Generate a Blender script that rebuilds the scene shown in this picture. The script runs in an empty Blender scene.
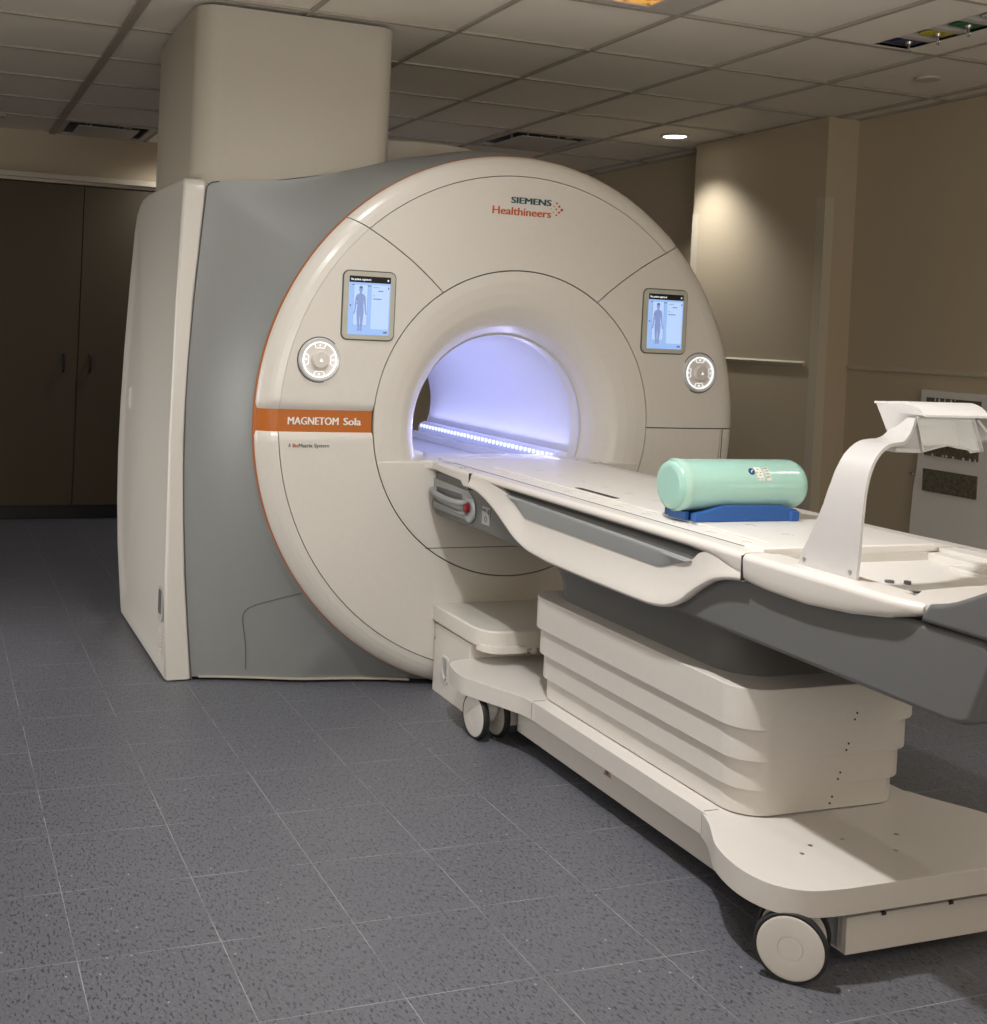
import bpy, bmesh, math, random
import numpy as np
from mathutils import Vector, Matrix
random.seed(4)
COL = bpy.context.scene.collection
PI = math.pi
CEIL = 2.535

# ------------------------------------------------------------------ materials
def mat(name, col, rough=.5, metal=0., spec=.5, bump=None, var=None, emit=None, es=0., coat=0., trans=0., sss=0.):
    m = bpy.data.materials.new(name); m.use_nodes = True
    nt = m.node_tree; N = nt.nodes; Lk = nt.links
    b = N['Principled BSDF']
    b.inputs['Base Color'].default_value = (*col, 1)
    b.inputs['Roughness'].default_value = rough
    b.inputs['Metallic'].default_value = metal
    b.inputs['Specular IOR Level'].default_value = spec
    b.inputs['Coat Weight'].default_value = coat
    b.inputs['Coat Roughness'].default_value = .12
    b.inputs['Transmission Weight'].default_value = trans
    if sss:
        b.inputs['Subsurface Weight'].default_value = sss
        b.inputs['Subsurface Radius'].default_value = (.03, .05, .04)
    if emit:
        b.inputs['Emission Color'].default_value = (*emit, 1)
        b.inputs['Emission Strength'].default_value = es
    tc = N.new('ShaderNodeTexCoord')
    # every surface carries at least a faint procedural grain
    sc, amt = var or (60, .03)
    n = N.new('ShaderNodeTexNoise'); n.inputs['Scale'].default_value = sc; n.inputs['Detail'].default_value = 4
    Lk.new(tc.outputs['Object'], n.inputs['Vector'])
    mx = N.new('ShaderNodeMix'); mx.data_type = 'RGBA'; mx.blend_type = 'MULTIPLY'
    rp = N.new('ShaderNodeMapRange'); rp.inputs['To Min'].default_value = 1-amt; rp.inputs['To Max'].default_value = 1+amt
    Lk.new(n.outputs['Fac'], rp.inputs['Value'])
    mx.inputs['Factor'].default_value = 1
    mx.inputs['A'].default_value = (*col, 1)
    Lk.new(rp.outputs['Result'], mx.inputs['B'])
    Lk.new(mx.outputs['Result'], b.inputs['Base Color'])
    if bump:
        n2 = N.new('ShaderNodeTexNoise'); n2.inputs['Scale'].default_value = bump[0]; n2.inputs['Detail'].default_value = 3
        Lk.new(tc.outputs['Object'], n2.inputs['Vector'])
        bp = N.new('ShaderNodeBump'); bp.inputs['Strength'].default_value = bump[1]; bp.inputs['Distance'].default_value = .002
        Lk.new(n2.outputs['Fac'], bp.inputs['Height']); Lk.new(bp.outputs['Normal'], b.inputs['Normal'])
    return m

M = {}
M['cream'] = mat('gantry_cream', (.72, .685, .63), .30, bump=(300, .03), coat=.15)
M['cream_table'] = mat('table_cream', (.68, .645, .605), .36, bump=(300, .03))
M['top_white'] = mat('tabletop_white', (.80, .77, .73), .38)
M['silver'] = mat('silver_paint', (.29, .302, .298), .50, metal=.12, bump=(400, .02))
M['grey'] = mat('table_grey', (.13, .132, .133), .45)
M['grey_light'] = mat('panel_grey', (.33, .345, .35), .42)
M['orange'] = mat('orange_paint', (.50, .14, .018), .4)
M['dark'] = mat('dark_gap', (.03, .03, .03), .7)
M['seam'] = mat('seam_grey', (.10, .095, .09), .7)
M['black'] = mat('black_rubber', (.02, .02, .022), .6)
M['duct'] = mat('duct_cream', (.50, .46, .39), .55)
M['wall'] = mat('wall_paint', (.53, .445, .315), .6, bump=(500, .15), var=(250, .05))
M['trim'] = mat('trim_paint', (.58, .52, .40), .45)
M['cab'] = mat('cabinet_laminate', (.095, .074, .046), .55, spec=.25, var=(120, .05))
M['kick'] = mat('kick_black', (.012, .012, .012), .5)
M['metal'] = mat('steel', (.45, .45, .45), .3, metal=.9)
M['bezel'] = mat('screen_bezel', (.50, .49, .42), .4)
M['white'] = mat('white_plastic', (.54, .52, .51), .35)
M['red'] = mat('red_plastic', (.20, .008, .014), .35)
M['blue'] = mat('blue_foam', (.018, .095, .33), .5)
M['bottle'] = mat('mint_plastic', (.38, .62, .54), .22, sss=.3, coat=.3)
M['bottle_cap'] = mat('mint_plastic_shoulder', (.42, .63, .54), .3, sss=.3)
M['sticker'] = mat('sticker_paper', (.74, .74, .66), .5)
M['navy'] = mat('navy_print', (.02, .06, .2), .5)
M['print_dark'] = mat('dark_print', (.10, .10, .10), .6)
M['petrol'] = mat('petrol_print', (.012, .075, .10), .5)
M['redorange'] = mat('redorange_print', (.55, .10, .025), .5)
M['tan'] = mat('tan_print', (.40, .22, .13), .5)
M['letter'] = mat('white_print', (.85, .82, .78), .5)
M['bore'] = mat('bore_liner', (.72, .72, .75), .85, spec=.05)
M['led'] = mat('led_light', (.9, .9, 1), .4, emit=(.80, .88, 1.), es=1.15)
M['ledbar'] = mat('led_diffuser', (.7, .72, .85), .35, emit=(.42, .48, 1.), es=.18)
M['glow'] = mat('dial_light', (.9, .9, .95), .4, emit=(.93, .96, 1.), es=.80)
M['ring_clear'] = mat('dial_ring', (.62, .62, .62), .2, coat=.5)
M['scr_bg'] = mat('screen_light_blue', (.1, .12, .2), .3, emit=(.36, .58, 1.), es=.80)
M['scr_lt'] = mat('screen_pale_blue', (.1, .12, .2), .3, emit=(.50, .68, 1.), es=.92)
M['scr_fig'] = mat('screen_figure_blue', (.1, .12, .2), .3, emit=(.30, .42, .82), es=.62)
M['scr_line'] = mat('screen_line_blue', (.1, .1, .15), .3, emit=(.12, .18, .42), es=.4)
M['scr_blk'] = mat('screen_black', (.004, .004, .006), .3)
M['scr_wht'] = mat('screen_white', (.5, .5, .5), .3, emit=(.85, .9, 1.), es=.9)
M['gas_b'] = mat('gas_blue', (.03, .05, .14), .5)
M['gas_y'] = mat('gas_yellow', (.60, .50, .02), .5)
M['gas_g'] = mat('gas_green', (.02, .15, .06), .5)
M['gas_w'] = mat('gas_white', (.6, .58, .54), .5)
M['vent_white'] = mat('vent_white', (.55, .51, .46), .5)
M['foam'] = mat('brown_foam', (.12, .105, .07), .9, bump=(90, 1.), var=(70, .9))
M['lamp'] = mat('lamp_lens', (.9, .9, .9), .4, emit=(1., .95, .85), es=6.)
M['rack'] = mat('rack_panel', (.74, .71, .665), .45)

M['white_lit'] = mat('white_plastic_lit', (.74, .725, .715), .4)  # white plastic again, the brighter light on the arch top put into its colour
def clear_mat():
    m = mat('clear_plastic', (.60, .59, .56), .15, coat=.2)
    m.node_tree.nodes['Principled BSDF'].inputs['Alpha'].default_value = .30
    return m
M['clear'] = clear_mat()

def floor_mat():
    m = bpy.data.materials.new('vinyl_tile'); m.use_nodes = True
    nt = m.node_tree; N = nt.nodes; K = nt.links; b = N['Principled BSDF']
    tc = N.new('ShaderNodeTexCoord')
    def math_(op, a, bb=None, c=None):
        n = N.new('ShaderNodeMath'); n.operation = op
        for i, v in enumerate((a, bb, c)):
            if v is None: continue
            if isinstance(v, (int, float)): n.inputs[i].default_value = v
            else: K.new(v, n.inputs[i])
        return n.outputs[0]
    sep = N.new('ShaderNodeSeparateXYZ'); K.new(tc.outputs['Object'], sep.inputs[0])
    T = .3048
    def edge(o):
        f = math_('FRACT', math_('DIVIDE', o, T))
        d = math_('ABSOLUTE', math_('SUBTRACT', f, .5))
        return math_('GREATER_THAN', d, .4966)
    line = math_('MAXIMUM', edge(sep.outputs[0]), edge(sep.outputs[1]))
    # break up the joint lines
    nb = N.new('ShaderNodeTexNoise'); nb.inputs['Scale'].default_value = 5.5; nb.inputs['Detail'].default_value = 5
    K.new(tc.outputs['Object'], nb.inputs['Vector'])
    rb = N.new('ShaderNodeMapRange'); rb.inputs[1].default_value = .40; rb.inputs[2].default_value = .62
    K.new(nb.outputs['Fac'], rb.inputs['Value'])
    linef = math_('MULTIPLY', line, math_('MULTIPLY_ADD', rb.outputs[0], .75, .15))
    # chips: alternate tiles have chips turned
    def chips(sx, sy, thr, sc):
        mp = N.new('ShaderNodeMapping'); mp.inputs['Scale'].default_value = (sx, sy, 1); mp.inputs['Rotation'].default_value = (0, 0, .5)
        K.new(tc.outputs['Object'], mp.inputs['Vector'])
        v = N.new('ShaderNodeTexVoronoi'); v.inputs['Scale'].default_value = sc; v.inputs['Randomness'].default_value = 1
        K.new(mp.outputs[0], v.inputs['Vector'])
        w = N.new('ShaderNodeSeparateColor'); K.new(v.outputs['Color'], w.inputs[0])
        near = math_('LESS_THAN', v.outputs['Distance'], .30)
        return math_('MULTIPLY', near, math_('GREATER_THAN', w.outputs[0], thr))
    def streak(sx, sy, rot, lo, hi, det=1.5, off=0):
        mp = N.new('ShaderNodeMapping'); mp.inputs['Scale'].default_value = (sx, sy, 1); mp.inputs['Rotation'].default_value = (0, 0, rot); mp.inputs['Location'].default_value = (off, off, off)
        K.new(tc.outputs['Object'], mp.inputs['Vector'])
        v = N.new('ShaderNodeTexNoise'); v.inputs['Scale'].default_value = 1; v.inputs['Detail'].default_value = det; v.inputs['Roughness'].default_value = .6
        K.new(mp.outputs[0], v.inputs['Vector'])
        rr_ = N.new('ShaderNodeMapRange'); rr_.inputs[1].default_value = lo; rr_.inputs[2].default_value = hi; rr_.clamp = True
        K.new(v.outputs['Fac'], rr_.inputs['Value']); return rr_.outputs[0]
    dark = streak(165, 62, .12, .57, .63)
    dark2 = streak(85, 160, -.3, .60, .66, off=7)
    light = streak(150, 80, .2, .56, .68, off=3)
    spk = chips(1., 1., .994, 110)
    n0 = N.new('ShaderNodeTexNoise'); n0.inputs['Scale'].default_value = 3; K.new(tc.outputs['Object'], n0.inputs['Vector'])
    def mix(f, a, c):
        n = N.new('ShaderNodeMix'); n.data_type = 'RGBA'
        K.new(f, n.inputs['Factor'])
        if isinstance(a, tuple): n.inputs['A'].default_value = (*a, 1)
        else: K.new(a, n.inputs['A'])
        n.inputs['B'].default_value = (*c, 1)
        return n.outputs['Result']
    col = mix(n0.outputs['Fac'], (.118, .122, .142), (.140, .144, .165))
    hl = math_('MULTIPLY', light, .45); hd = math_('MULTIPLY', dark, .80); hd2 = math_('MULTIPLY', dark2, .5)
    col = mix(hl, col, (.20, .205, .22))
    col = mix(hd, col, (.040, .040, .052)); col = mix(hd2, col, (.055, .056, .070))
    col = mix(linef, col, (.36, .36, .37)); col = mix(math_('MULTIPLY', spk, .7), col, (.42, .42, .42))
    K.new(col, b.inputs['Base Color'])
    b.inputs['Roughness'].default_value = .42
    b.inputs['Specular IOR Level'].default_value = .4
    bp = N.new('ShaderNodeBump'); bp.inputs['Strength'].default_value = .12; bp.inputs['Distance'].default_value = .002
    n3 = N.new('ShaderNodeTexNoise'); n3.inputs['Scale'].default_value = 30; K.new(tc.outputs['Object'], n3.inputs['Vector'])
    K.new(n3.outputs['Fac'], bp.inputs['Height']); K.new(bp.outputs['Normal'], b.inputs['Normal'])
    return m
M['floor'] = floor_mat()

def ceil_mat():
    m = mat('ceiling_tile', (.86, .80, .70), .85, bump=(450, .35), var=(300, .06))
    return m
M['ceil'] = ceil_mat()
M['tbar'] = mat('ceiling_tbar', (.40, .355, .30), .5)

def autumn_mat():
    m = bpy.data.materials.new('backlit_autumn_print'); m.use_nodes = True
    N = m.node_tree.nodes; K = m.node_tree.links; b = N['Principled BSDF']
    tc = N.new('ShaderNodeTexCoord')
    n = N.new('ShaderNodeTexNoise'); n.inputs['Scale'].default_value = 22; n.inputs['Detail'].default_value = 8; n.inputs['Distortion'].default_value = 1.
    K.new(tc.outputs['Object'], n.inputs['Vector'])
    r = N.new('ShaderNodeValToRGB'); K.new(n.outputs['Fac'], r.inputs[0])
    e = r.color_ramp.elements
    e[0].position = .33; e[0].color = (.03, .02, .01, 1); e[1].position = .62; e[1].color = (.95, .42, .16, 1)
    x = e.new(.45); x.color = (.60, .20, .03, 1); x = e.new(.53); x.color = (.95, .50, .05, 1); x = e.new(.7); x.color = (.45, .6, .55, 1)
    K.new(r.outputs[0], b.inputs['Emission Color']); b.inputs['Emission Strength'].default_value = .8
    b.inputs['Base Color'].default_value = (.1, .08, .05, 1)
    return m
M['autumn'] = autumn_mat()

# ------------------------------------------------------------------ helpers
def wloc(o):
    v = Vector((0, 0, 0))
    while o is not None:
        v += o.location; o = o.parent
    return v

def obj(name, bm, m, parent=None, smooth=35, recalc=True, local=False, wn=True):
    """links bm (world coordinates) as one mesh object under parent"""
    if recalc: bmesh.ops.recalc_face_normals(bm, faces=bm.faces)
    a = math.radians(smooth)
    for f in bm.faces: f.smooth = True
    for e in bm.edges:
        e.smooth = not (len(e.link_faces) == 2 and e.calc_face_angle(0) > a)
    if parent is not None and not local:
        bmesh.ops.translate(bm, verts=bm.verts, vec=-wloc(parent))
    elif parent is None and not local and bm.verts:
        pass
    me = bpy.data.meshes.new(name); bm.to_mesh(me); bm.free()
    for mm in (m if isinstance(m, (list, tuple)) else [m]): me.materials.append(mm)
    o = bpy.data.objects.new(name, me); COL.objects.link(o); o.parent = parent
    if wn and len(me.polygons) > 5:
        w = o.modifiers.new('weighted_normal', 'WEIGHTED_NORMAL'); w.keep_sharp = True; w.weight = 100
    return o

def recenter(o):
    """move the origin of a single mesh thing to its base centre"""
    vs = [v.co for v in o.data.vertices]
    c = Vector(((min(v.x for v in vs)+max(v.x for v in vs))/2, (min(v.y for v in vs)+max(v.y for v in vs))/2, min(v.z for v in vs)))
    for v in o.data.vertices: v.co -= c
    o.location = c
    return o

def thing(name, label, cat, loc=(0, 0, 0), group=None, rz=0):
    o = bpy.data.objects.new(name, None); COL.objects.link(o)
    o.location = loc; o.rotation_euler = (0, 0, rz); o.empty_display_size = .1
    o['label'] = label; o['category'] = cat
    if group: o['group'] = group
    return o

def tag(o, label, cat, group=None):
    o['label'] = label; o['category'] = cat
    if group: o['group'] = group
    return o

def struct(name, bm, m, smooth=35, recalc=True):
    o = obj(name, bm, m, None, smooth, recalc); o['kind'] = 'structure'; return o

def bevel(bm, edges, w, seg=2):
    edges = [e for e in edges if e.is_valid]
    if w > 0 and edges:
        bmesh.ops.bevel(bm, geom=edges, offset=w, segments=seg, profile=.5, affect='EDGES', clamp_overlap=True)

def box(bm, x0, x1, y0, y1, z0, z1, bev=0, seg=2, which=None):
    if bev and len(bm.verts):
        t = bmesh.new(); box(t, x0, x1, y0, y1, z0, z1, bev, seg, which); join(bm, t); return bm
    P = [bm.verts.new(p) for p in ((x0, y0, z0), (x1, y0, z0), (x1, y1, z0), (x0, y1, z0), (x0, y0, z1), (x1, y0, z1), (x1, y1, z1), (x0, y1, z1))]
    F = [bm.faces.new([P[i] for i in q]) for q in ((3, 2, 1, 0), (4, 5, 6, 7), (0, 1, 5, 4), (1, 2, 6, 5), (2, 3, 7, 6), (3, 0, 4, 7))]
    if bev: bevel(bm, list(bm.edges) if which is None else [e for e in bm.edges if which(e)], bev, seg)
    return bm

def join(bm, t):
    me = bpy.data.meshes.new('tmp'); t.to_mesh(me); t.free(); bm.from_mesh(me); bpy.data.meshes.remove(me)

def B(*a, **k):
    return box(bmesh.new(), *a, **k)

def prism(pts, axis, a0, a1, bev=0, seg=2, only_caps=True):
    """extrude a 2D polygon; axis 'z': pts=(x,y); 'x': pts=(y,z); 'y': pts=(x,z)"""
    bm = bmesh.new()
    def P(p, a):
        return {'z': (p[0], p[1], a), 'x': (a, p[0], p[1]), 'y': (p[0], a, p[1])}[axis]
    A = [bm.verts.new(P(p, a0)) for p in pts]; Bv = [bm.verts.new(P(p, a1)) for p in pts]
    fa = bm.faces.new(A); fb = bm.faces.new(Bv[::-1]); n = len(pts)
    for i in range(n): bm.faces.new((A[i], Bv[i], Bv[(i+1) % n], A[(i+1) % n]))
    bmesh.ops.recalc_face_normals(bm, faces=bm.faces)
    if bev: bevel(bm, list(set(fa.edges) | set(fb.edges)) if only_caps else list(bm.edges), bev, seg)
    return bm

def grid(bm, rows, cu=False, cv=False, mi=0):
    V = [[bm.verts.new(p) for p in r] for r in rows]
    nu, nv = len(V), len(V[0])
    for i in range(nu if cu else nu-1):
        for j in range(nv if cv else nv-1):
            q = [V[i][j], V[(i+1) % nu][j], V[(i+1) % nu][(j+1) % nv], V[i][(j+1) % nv]]
            try:
                f = bm.faces.new(q); f.material_index = mi
            except ValueError: pass
    return V

def cap(bm, loop): 
    try: bm.faces.new(loop)
    except ValueError: pass

def cyl(bm, c, d, r, h, n=32, r2=None, bev=0):
    t = bmesh.new(); r2 = r if r2 is None else r2
    q = Vector(d).normalized().to_track_quat('Z', 'Y').to_matrix()
    c = Vector(c)
    A = [t.verts.new(c+q@Vector((r*math.cos(2*PI*i/n), r*math.sin(2*PI*i/n), 0))) for i in range(n)]
    D = [t.verts.new(c+q@Vector((r2*math.cos(2*PI*i/n), r2*math.sin(2*PI*i/n), h))) for i in range(n)]
    fa = t.faces.new(A[::-1]); fb = t.faces.new(D)
    for i in range(n): t.faces.new((A[i], A[(i+1) % n], D[(i+1) % n], D[i]))
    if bev: bevel(t, list(set(fa.edges) | set(fb.edges)), bev, 2)
    join(bm, t); return bm

def tube(bm, pts, r, n=8, closed=False):
    pts = [Vector(p) for p in pts]; L = len(pts); rows = []
    up = None
    for i, p in enumerate(pts):
        a = pts[i-1] if (i > 0 or closed) else pts[i]; b = pts[(i+1) % L] if (i < L-1 or closed) else pts[i]
        d = (b-a).normalized()
        if up is None: up = d.orthogonal().normalized()
        u = (up-d*up.dot(d)).normalized(); up = u; v = d.cross(u)
        rr = r[i] if isinstance(r, (list, tuple)) else r
        rows.append([p+u*rr*math.cos(2*PI*k/n)+v*rr*math.sin(2*PI*k/n) for k in range(n)])
    V = grid(bm, rows, cu=closed, cv=True)
    if not closed: cap(bm, V[0]); cap(bm, V[-1])
    return bm

def lathe(bm, prof, c, n=64, axis='y', cx=None):
    """prof: (r, along) ; returns rows"""
    rows = []
    for r, a in prof:
        row = []
        for i in range(n):
            t = 2*PI*i/n; u, v = r*math.cos(t), r*math.sin(t)
            row.append({'y': (c[0]+u, c[1]+a, c[2]+v), 'z': (c[0]+u, c[1]+v, c[2]+a), 'x': (c[0]+a, c[1]+u, c[2]+v)}[axis])
        rows.append(row)
    return grid(bm, rows, cv=True)

def rrect(x0, x1, y0, y1, r, n=6, corners=(1, 1, 1, 1)):
    out = []
    for (cx, cy, a), k in zip(((x1-r, y0+r, -PI/2), (x1-r, y1-r, 0), (x0+r, y1-r, PI/2), (x0+r, y0+r, PI)), corners):
        if k:
            for i in range(n+1):
                t = a+PI/2*i/n; out.append((cx+r*math.cos(t), cy+r*math.sin(t)))
        else:
            s = {-PI/2: (x1, y0), 0: (x1, y1), PI/2: (x0, y1), PI: (x0, y0)}[a]; out.append(s)
    return out

def spline(pts, n=6):
    """Catmull-Rom through 2D/3D points"""
    P = [Vector(p) for p in pts]; P = [2*P[0]-P[1]]+P+[2*P[-1]-P[-2]]; out = []
    for i in range(1, len(P)-2):
        for k in range(n):
            t = k/n; a, b, c, d = P[i-1], P[i], P[i+1], P[i+2]
            out.append(tuple(.5*((2*b)+(c-a)*t+(2*a-5*b+4*c-d)*t*t+(3*b-a-3*c+d)*t**3)))
    out.append(tuple(P[-2])); return out

def text_bm(body, size, loc, depth=.0012, align='LEFT', spacing=1., xs=1., shear=0, rotx=PI/2, rot=None, bold=.006):
    cu = bpy.data.curves.new('lettering', 'FONT'); cu.body = body; cu.size = size; cu.extrude = depth/2
    cu.align_x = align; cu.space_character = spacing; cu.shear = shear; cu.offset = size*bold; cu.resolution_u = 3
    t = bpy.data.objects.new('tmp_text', cu); COL.objects.link(t)
    bpy.context.view_layer.update()
    me = bpy.data.meshes.new_from_object(t.evaluated_get(bpy.context.evaluated_depsgraph_get()))
    bm = bmesh.new(); bm.from_mesh(me)
    bpy.data.objects.remove(t); bpy.data.curves.remove(cu); bpy.data.meshes.remove(me)
    bmesh.ops.scale(bm, verts=bm.verts, vec=(xs, 1, 1))
    R = rot if rot is not None else Matrix.Rotation(rotx, 4, 'X')
    bmesh.ops.transform(bm, matrix=Matrix.Translation(loc) @ R, verts=bm.verts)
    return bm

def text_fit(body, x0, x1, z, cap, y, depth=.0012, bold=.010, z1=None):
    bm = text_bm(body, 1.0, (0, 0, 0), depth, rotx=0, bold=0)
    t0 = bm.copy()
    for k in (1, 2):
        t = t0.copy(); bmesh.ops.translate(t, verts=t.verts, vec=(bold*1.5*k, .003*k, depth*.06*k)); join(bm, t)
    t0.free()
    xs_ = [v.co.x for v in bm.verts]; a, b = min(xs_), max(xs_)
    z1 = z if z1 is None else z1
    for v in bm.verts:
        X = x0+(v.co.x-a)/(b-a)*(x1-x0); Z = z+v.co.y*cap/.70+(z1-z)*(X-x0)/(x1-x0); v.co = (X, y-v.co.z, Z)
    return bm

def clip(bm, co, no):
    bmesh.ops.bisect_plane(bm, geom=list(bm.verts)+list(bm.edges)+list(bm.faces), plane_co=co, plane_no=no, clear_outer=True)
    e = [x for x in bm.edges if x.is_boundary and all(abs((v.co-Vector(co)).dot(Vector(no))) < 1e-4 for v in x.verts)]
    if e:
        try: bmesh.ops.holes_fill(bm, edges=e, sides=0)
        except Exception: pass

def dup(root, loc=None, label=None, rz=None):
    r = root.copy(); COL.objects.link(r)
    if loc is not None: r.location = loc
    if rz is not None: r.rotation_euler = (0, 0, rz)
    if label: r['label'] = label
    for ch in list(root.children):
        c = ch.copy(); COL.objects.link(c); c.parent = r
        for g in list(ch.children):
            d = g.copy(); COL.objects.link(d); d.parent = c
    return r

# ------------------------------------------------------------------ camera
C0 = Vector((-0.3409, -2.4265, 1.3269)); YAW, PIT, ROL = -0.34215, -0.0166, 0.0442
cy, sy = math.cos(YAW), math.sin(YAW)
f = Vector((-sy*math.cos(PIT), cy*math.cos(PIT), math.sin(PIT)))
r = Vector((cy, sy, 0)); u = r.cross(f)
r2 = math.cos(ROL)*r+math.sin(ROL)*u; u2 = -math.sin(ROL)*r+math.cos(ROL)*u
cam = bpy.data.cameras.new('camera'); co = bpy.data.objects.new('camera', cam); COL.objects.link(co)
mw = Matrix((r2, u2, -f)).transposed().to_4x4(); mw.translation = C0; co.matrix_world = mw
cam.sensor_fit = 'VERTICAL'; cam.sensor_height = 24; cam.lens = 1171.688/1024*24
cam.shift_x = (987/2-343.03)/1024; cam.shift_y = -(512-349.82)/1024
cam.clip_start = .05
bpy.context.scene.camera = co

# ------------------------------------------------------------------ room shell
XL, XR, YF, YB = -1.9, 4.18, -4.2, 5.5
struct('floor', B(XL-.1, XR+.1, YF-.1, YB+.1, -.1, 0), M['floor'])
struct('wall_right', B(XR, XR+.12, YF, YB, 0, 2.75), M['wall'])
struct('wall_left', B(XL-.12, XL, YF, YB, 0, 2.75), M['wall'])
struct('wall_back', B(XL-.12, XR+.12, YB, YB+.12, 0, 2.75), M['wall'])
struct('wall_front', B(XL-.12, XR+.12, YF-.12, YF, 0, 2.75), M['wall'])
struct('trim_1', B(3.985, XR, 2.44, 3.54, 0, CEIL+.0), M['wall'])          # wall pier
# corner guards and rails
def guard(y0, dirn):
    pts = [(3.982, y0), (3.982, y0+dirn*.055), (3.986, y0+dirn*.055), (3.986, y0+dirn*.0), (4.04, y0), (4.04, y0-dirn*.004), (3.982, y0-dirn*.004)]
    return prism(pts, 'z', 0, 2.12)
struct('trim_2', guard(2.44, 1), M['trim']); struct('trim_3', guard(3.54, -1), M['trim'])
struct('trim_4', prism([(3.985, 1.245), (3.972, 1.248), (3.968, 1.262), (3.985, 1.272)], 'y', 2.53, 3.47), M['trim'])
struct('trim_5', prism([(XR, 1.240), (XR-.013, 1.243), (XR-.016, 1.256), (XR, 1.266)], 'y', YF+.01, 2.435), M['trim'])
struct('baseboard_right', B(XR-.012, XR, YF+.01, 2.43, 0, .1), M['kick'])
struct('trim_6', B(XL+.01, 1.9, 5.40, 5.5, 2.225, 2.262, .006), M['trim'])
struct('trim_7', B(XL+.01, 1.9, 5.425, 5.5, 2.205, 2.225), M['trim'])

# ceiling: tiles are one structure slab, t-bars are a proud grid
GX = [.3888+.6096*k for k in range(-4, 7)]; GY = [1.858+.6096*k for k in range(-10, 6)]
holes = []
def in_tile(x, y): 
    i = max(k for k, v in enumerate(GX) if v <= x); j = max(k for k, v in enumerate(GY) if v <= y); return i, j
skip = {in_tile(.69, 5.1), in_tile(3.1, 4.0), in_tile(3.1, 1.0), in_tile(3.1, .4), in_tile(1.9, .94)}
bm = bmesh.new()
xs = [XL-.12]+[g for g in GX if XL < g < XR]+[XR+.12]; ys = [YF-.12]+[g for g in GY if YF < g < YB]+[YB+.12]
for i in range(len(xs)-1):
    for j in range(len(ys)-1):
        mx_, my_ = (xs[i]+xs[i+1])/2, (ys[j]+ys[j+1])/2
        if GX[0] < mx_ < 4.04 and GY[0] < my_ < 5.5 and in_tile(mx_, my_) in skip: continue
        t = (.0008*random.uniform(-1, 1) for _ in range(1))
        dz = random.uniform(-.0015, .0015)
        box(bm, xs[i]+.006, xs[i+1]-.006, ys[j]+.006, ys[j+1]-.006, CEIL+.006+dz, CEIL+.03+dz)
struct('ceiling', bm, M['ceil'])
bm = bmesh.new()
for g in GX:
    if XL < g < XR:
        w = .018 if abs(g-.3888) < .01 else .009
        box(bm, g-w, g+w, YF, YB, CEIL-(.004 if w < .015 else .008), CEIL+.007)
for g in GY:
    if YF < g < YB: box(bm, XL, XR, g-.009, g+.009, CEIL-.003, CEIL+.006)
box(bm, XR-.02, XR, YF, YB, CEIL-.004, CEIL+.01); 
struct('trim_8', bm, M['tbar'])
struct('trim_9', B(XL-.12, XR+.12, YF-.12, YB+.12, 2.74, 2.80), M['duct'])   # deck above the tiles

# ------------------------------------------------------------------ cabinets along the back wall
cabs = [(-1.21, 0.0, 'dark brown wall cabinet at the far left edge of the back wall'), (0.0, 1.21, 'dark brown double door cabinet with two short handles behind the scanner'),
        (1.21, 1.85, 'narrow dark brown cabinet hidden behind the scanner body')]
for a, b, lab in cabs:
    t = thing('wall_cabinet', lab, 'cabinet', ((a+b)/2, 5.45, 0))
    obj('cabinet_body', B(a+.002, b-.002, 5.455, 5.495, .09, 2.20), M['cab'], t)
    obj('toe_kick', B(a+.001, b-.001, 5.472, 5.495, 0, .09), M['kick'], t)
    n = 2 if b-a > 1 else 1
    for k in range(n):
        x0 = a+(b-a)/n*k+.003; x1 = a+(b-a)/n*(k+1)-.003
        d = obj('cabinet_door', B(x0, x1, 5.434, 5.454, .095, 2.198, .002, 1), M['cab'], t)
        hx = x1-.088 if k == 0 and n == 2 else x0+.078
        bm = tube(bmesh.new(), spline([(hx, 5.434, 1.088), (hx, 5.405, 1.082), (hx, 5.402, 1.035), (hx, 5.405, .985), (hx, 5.434, .98)], 4), .009)
        obj('door_handle', bm, M['black'], d)

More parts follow.
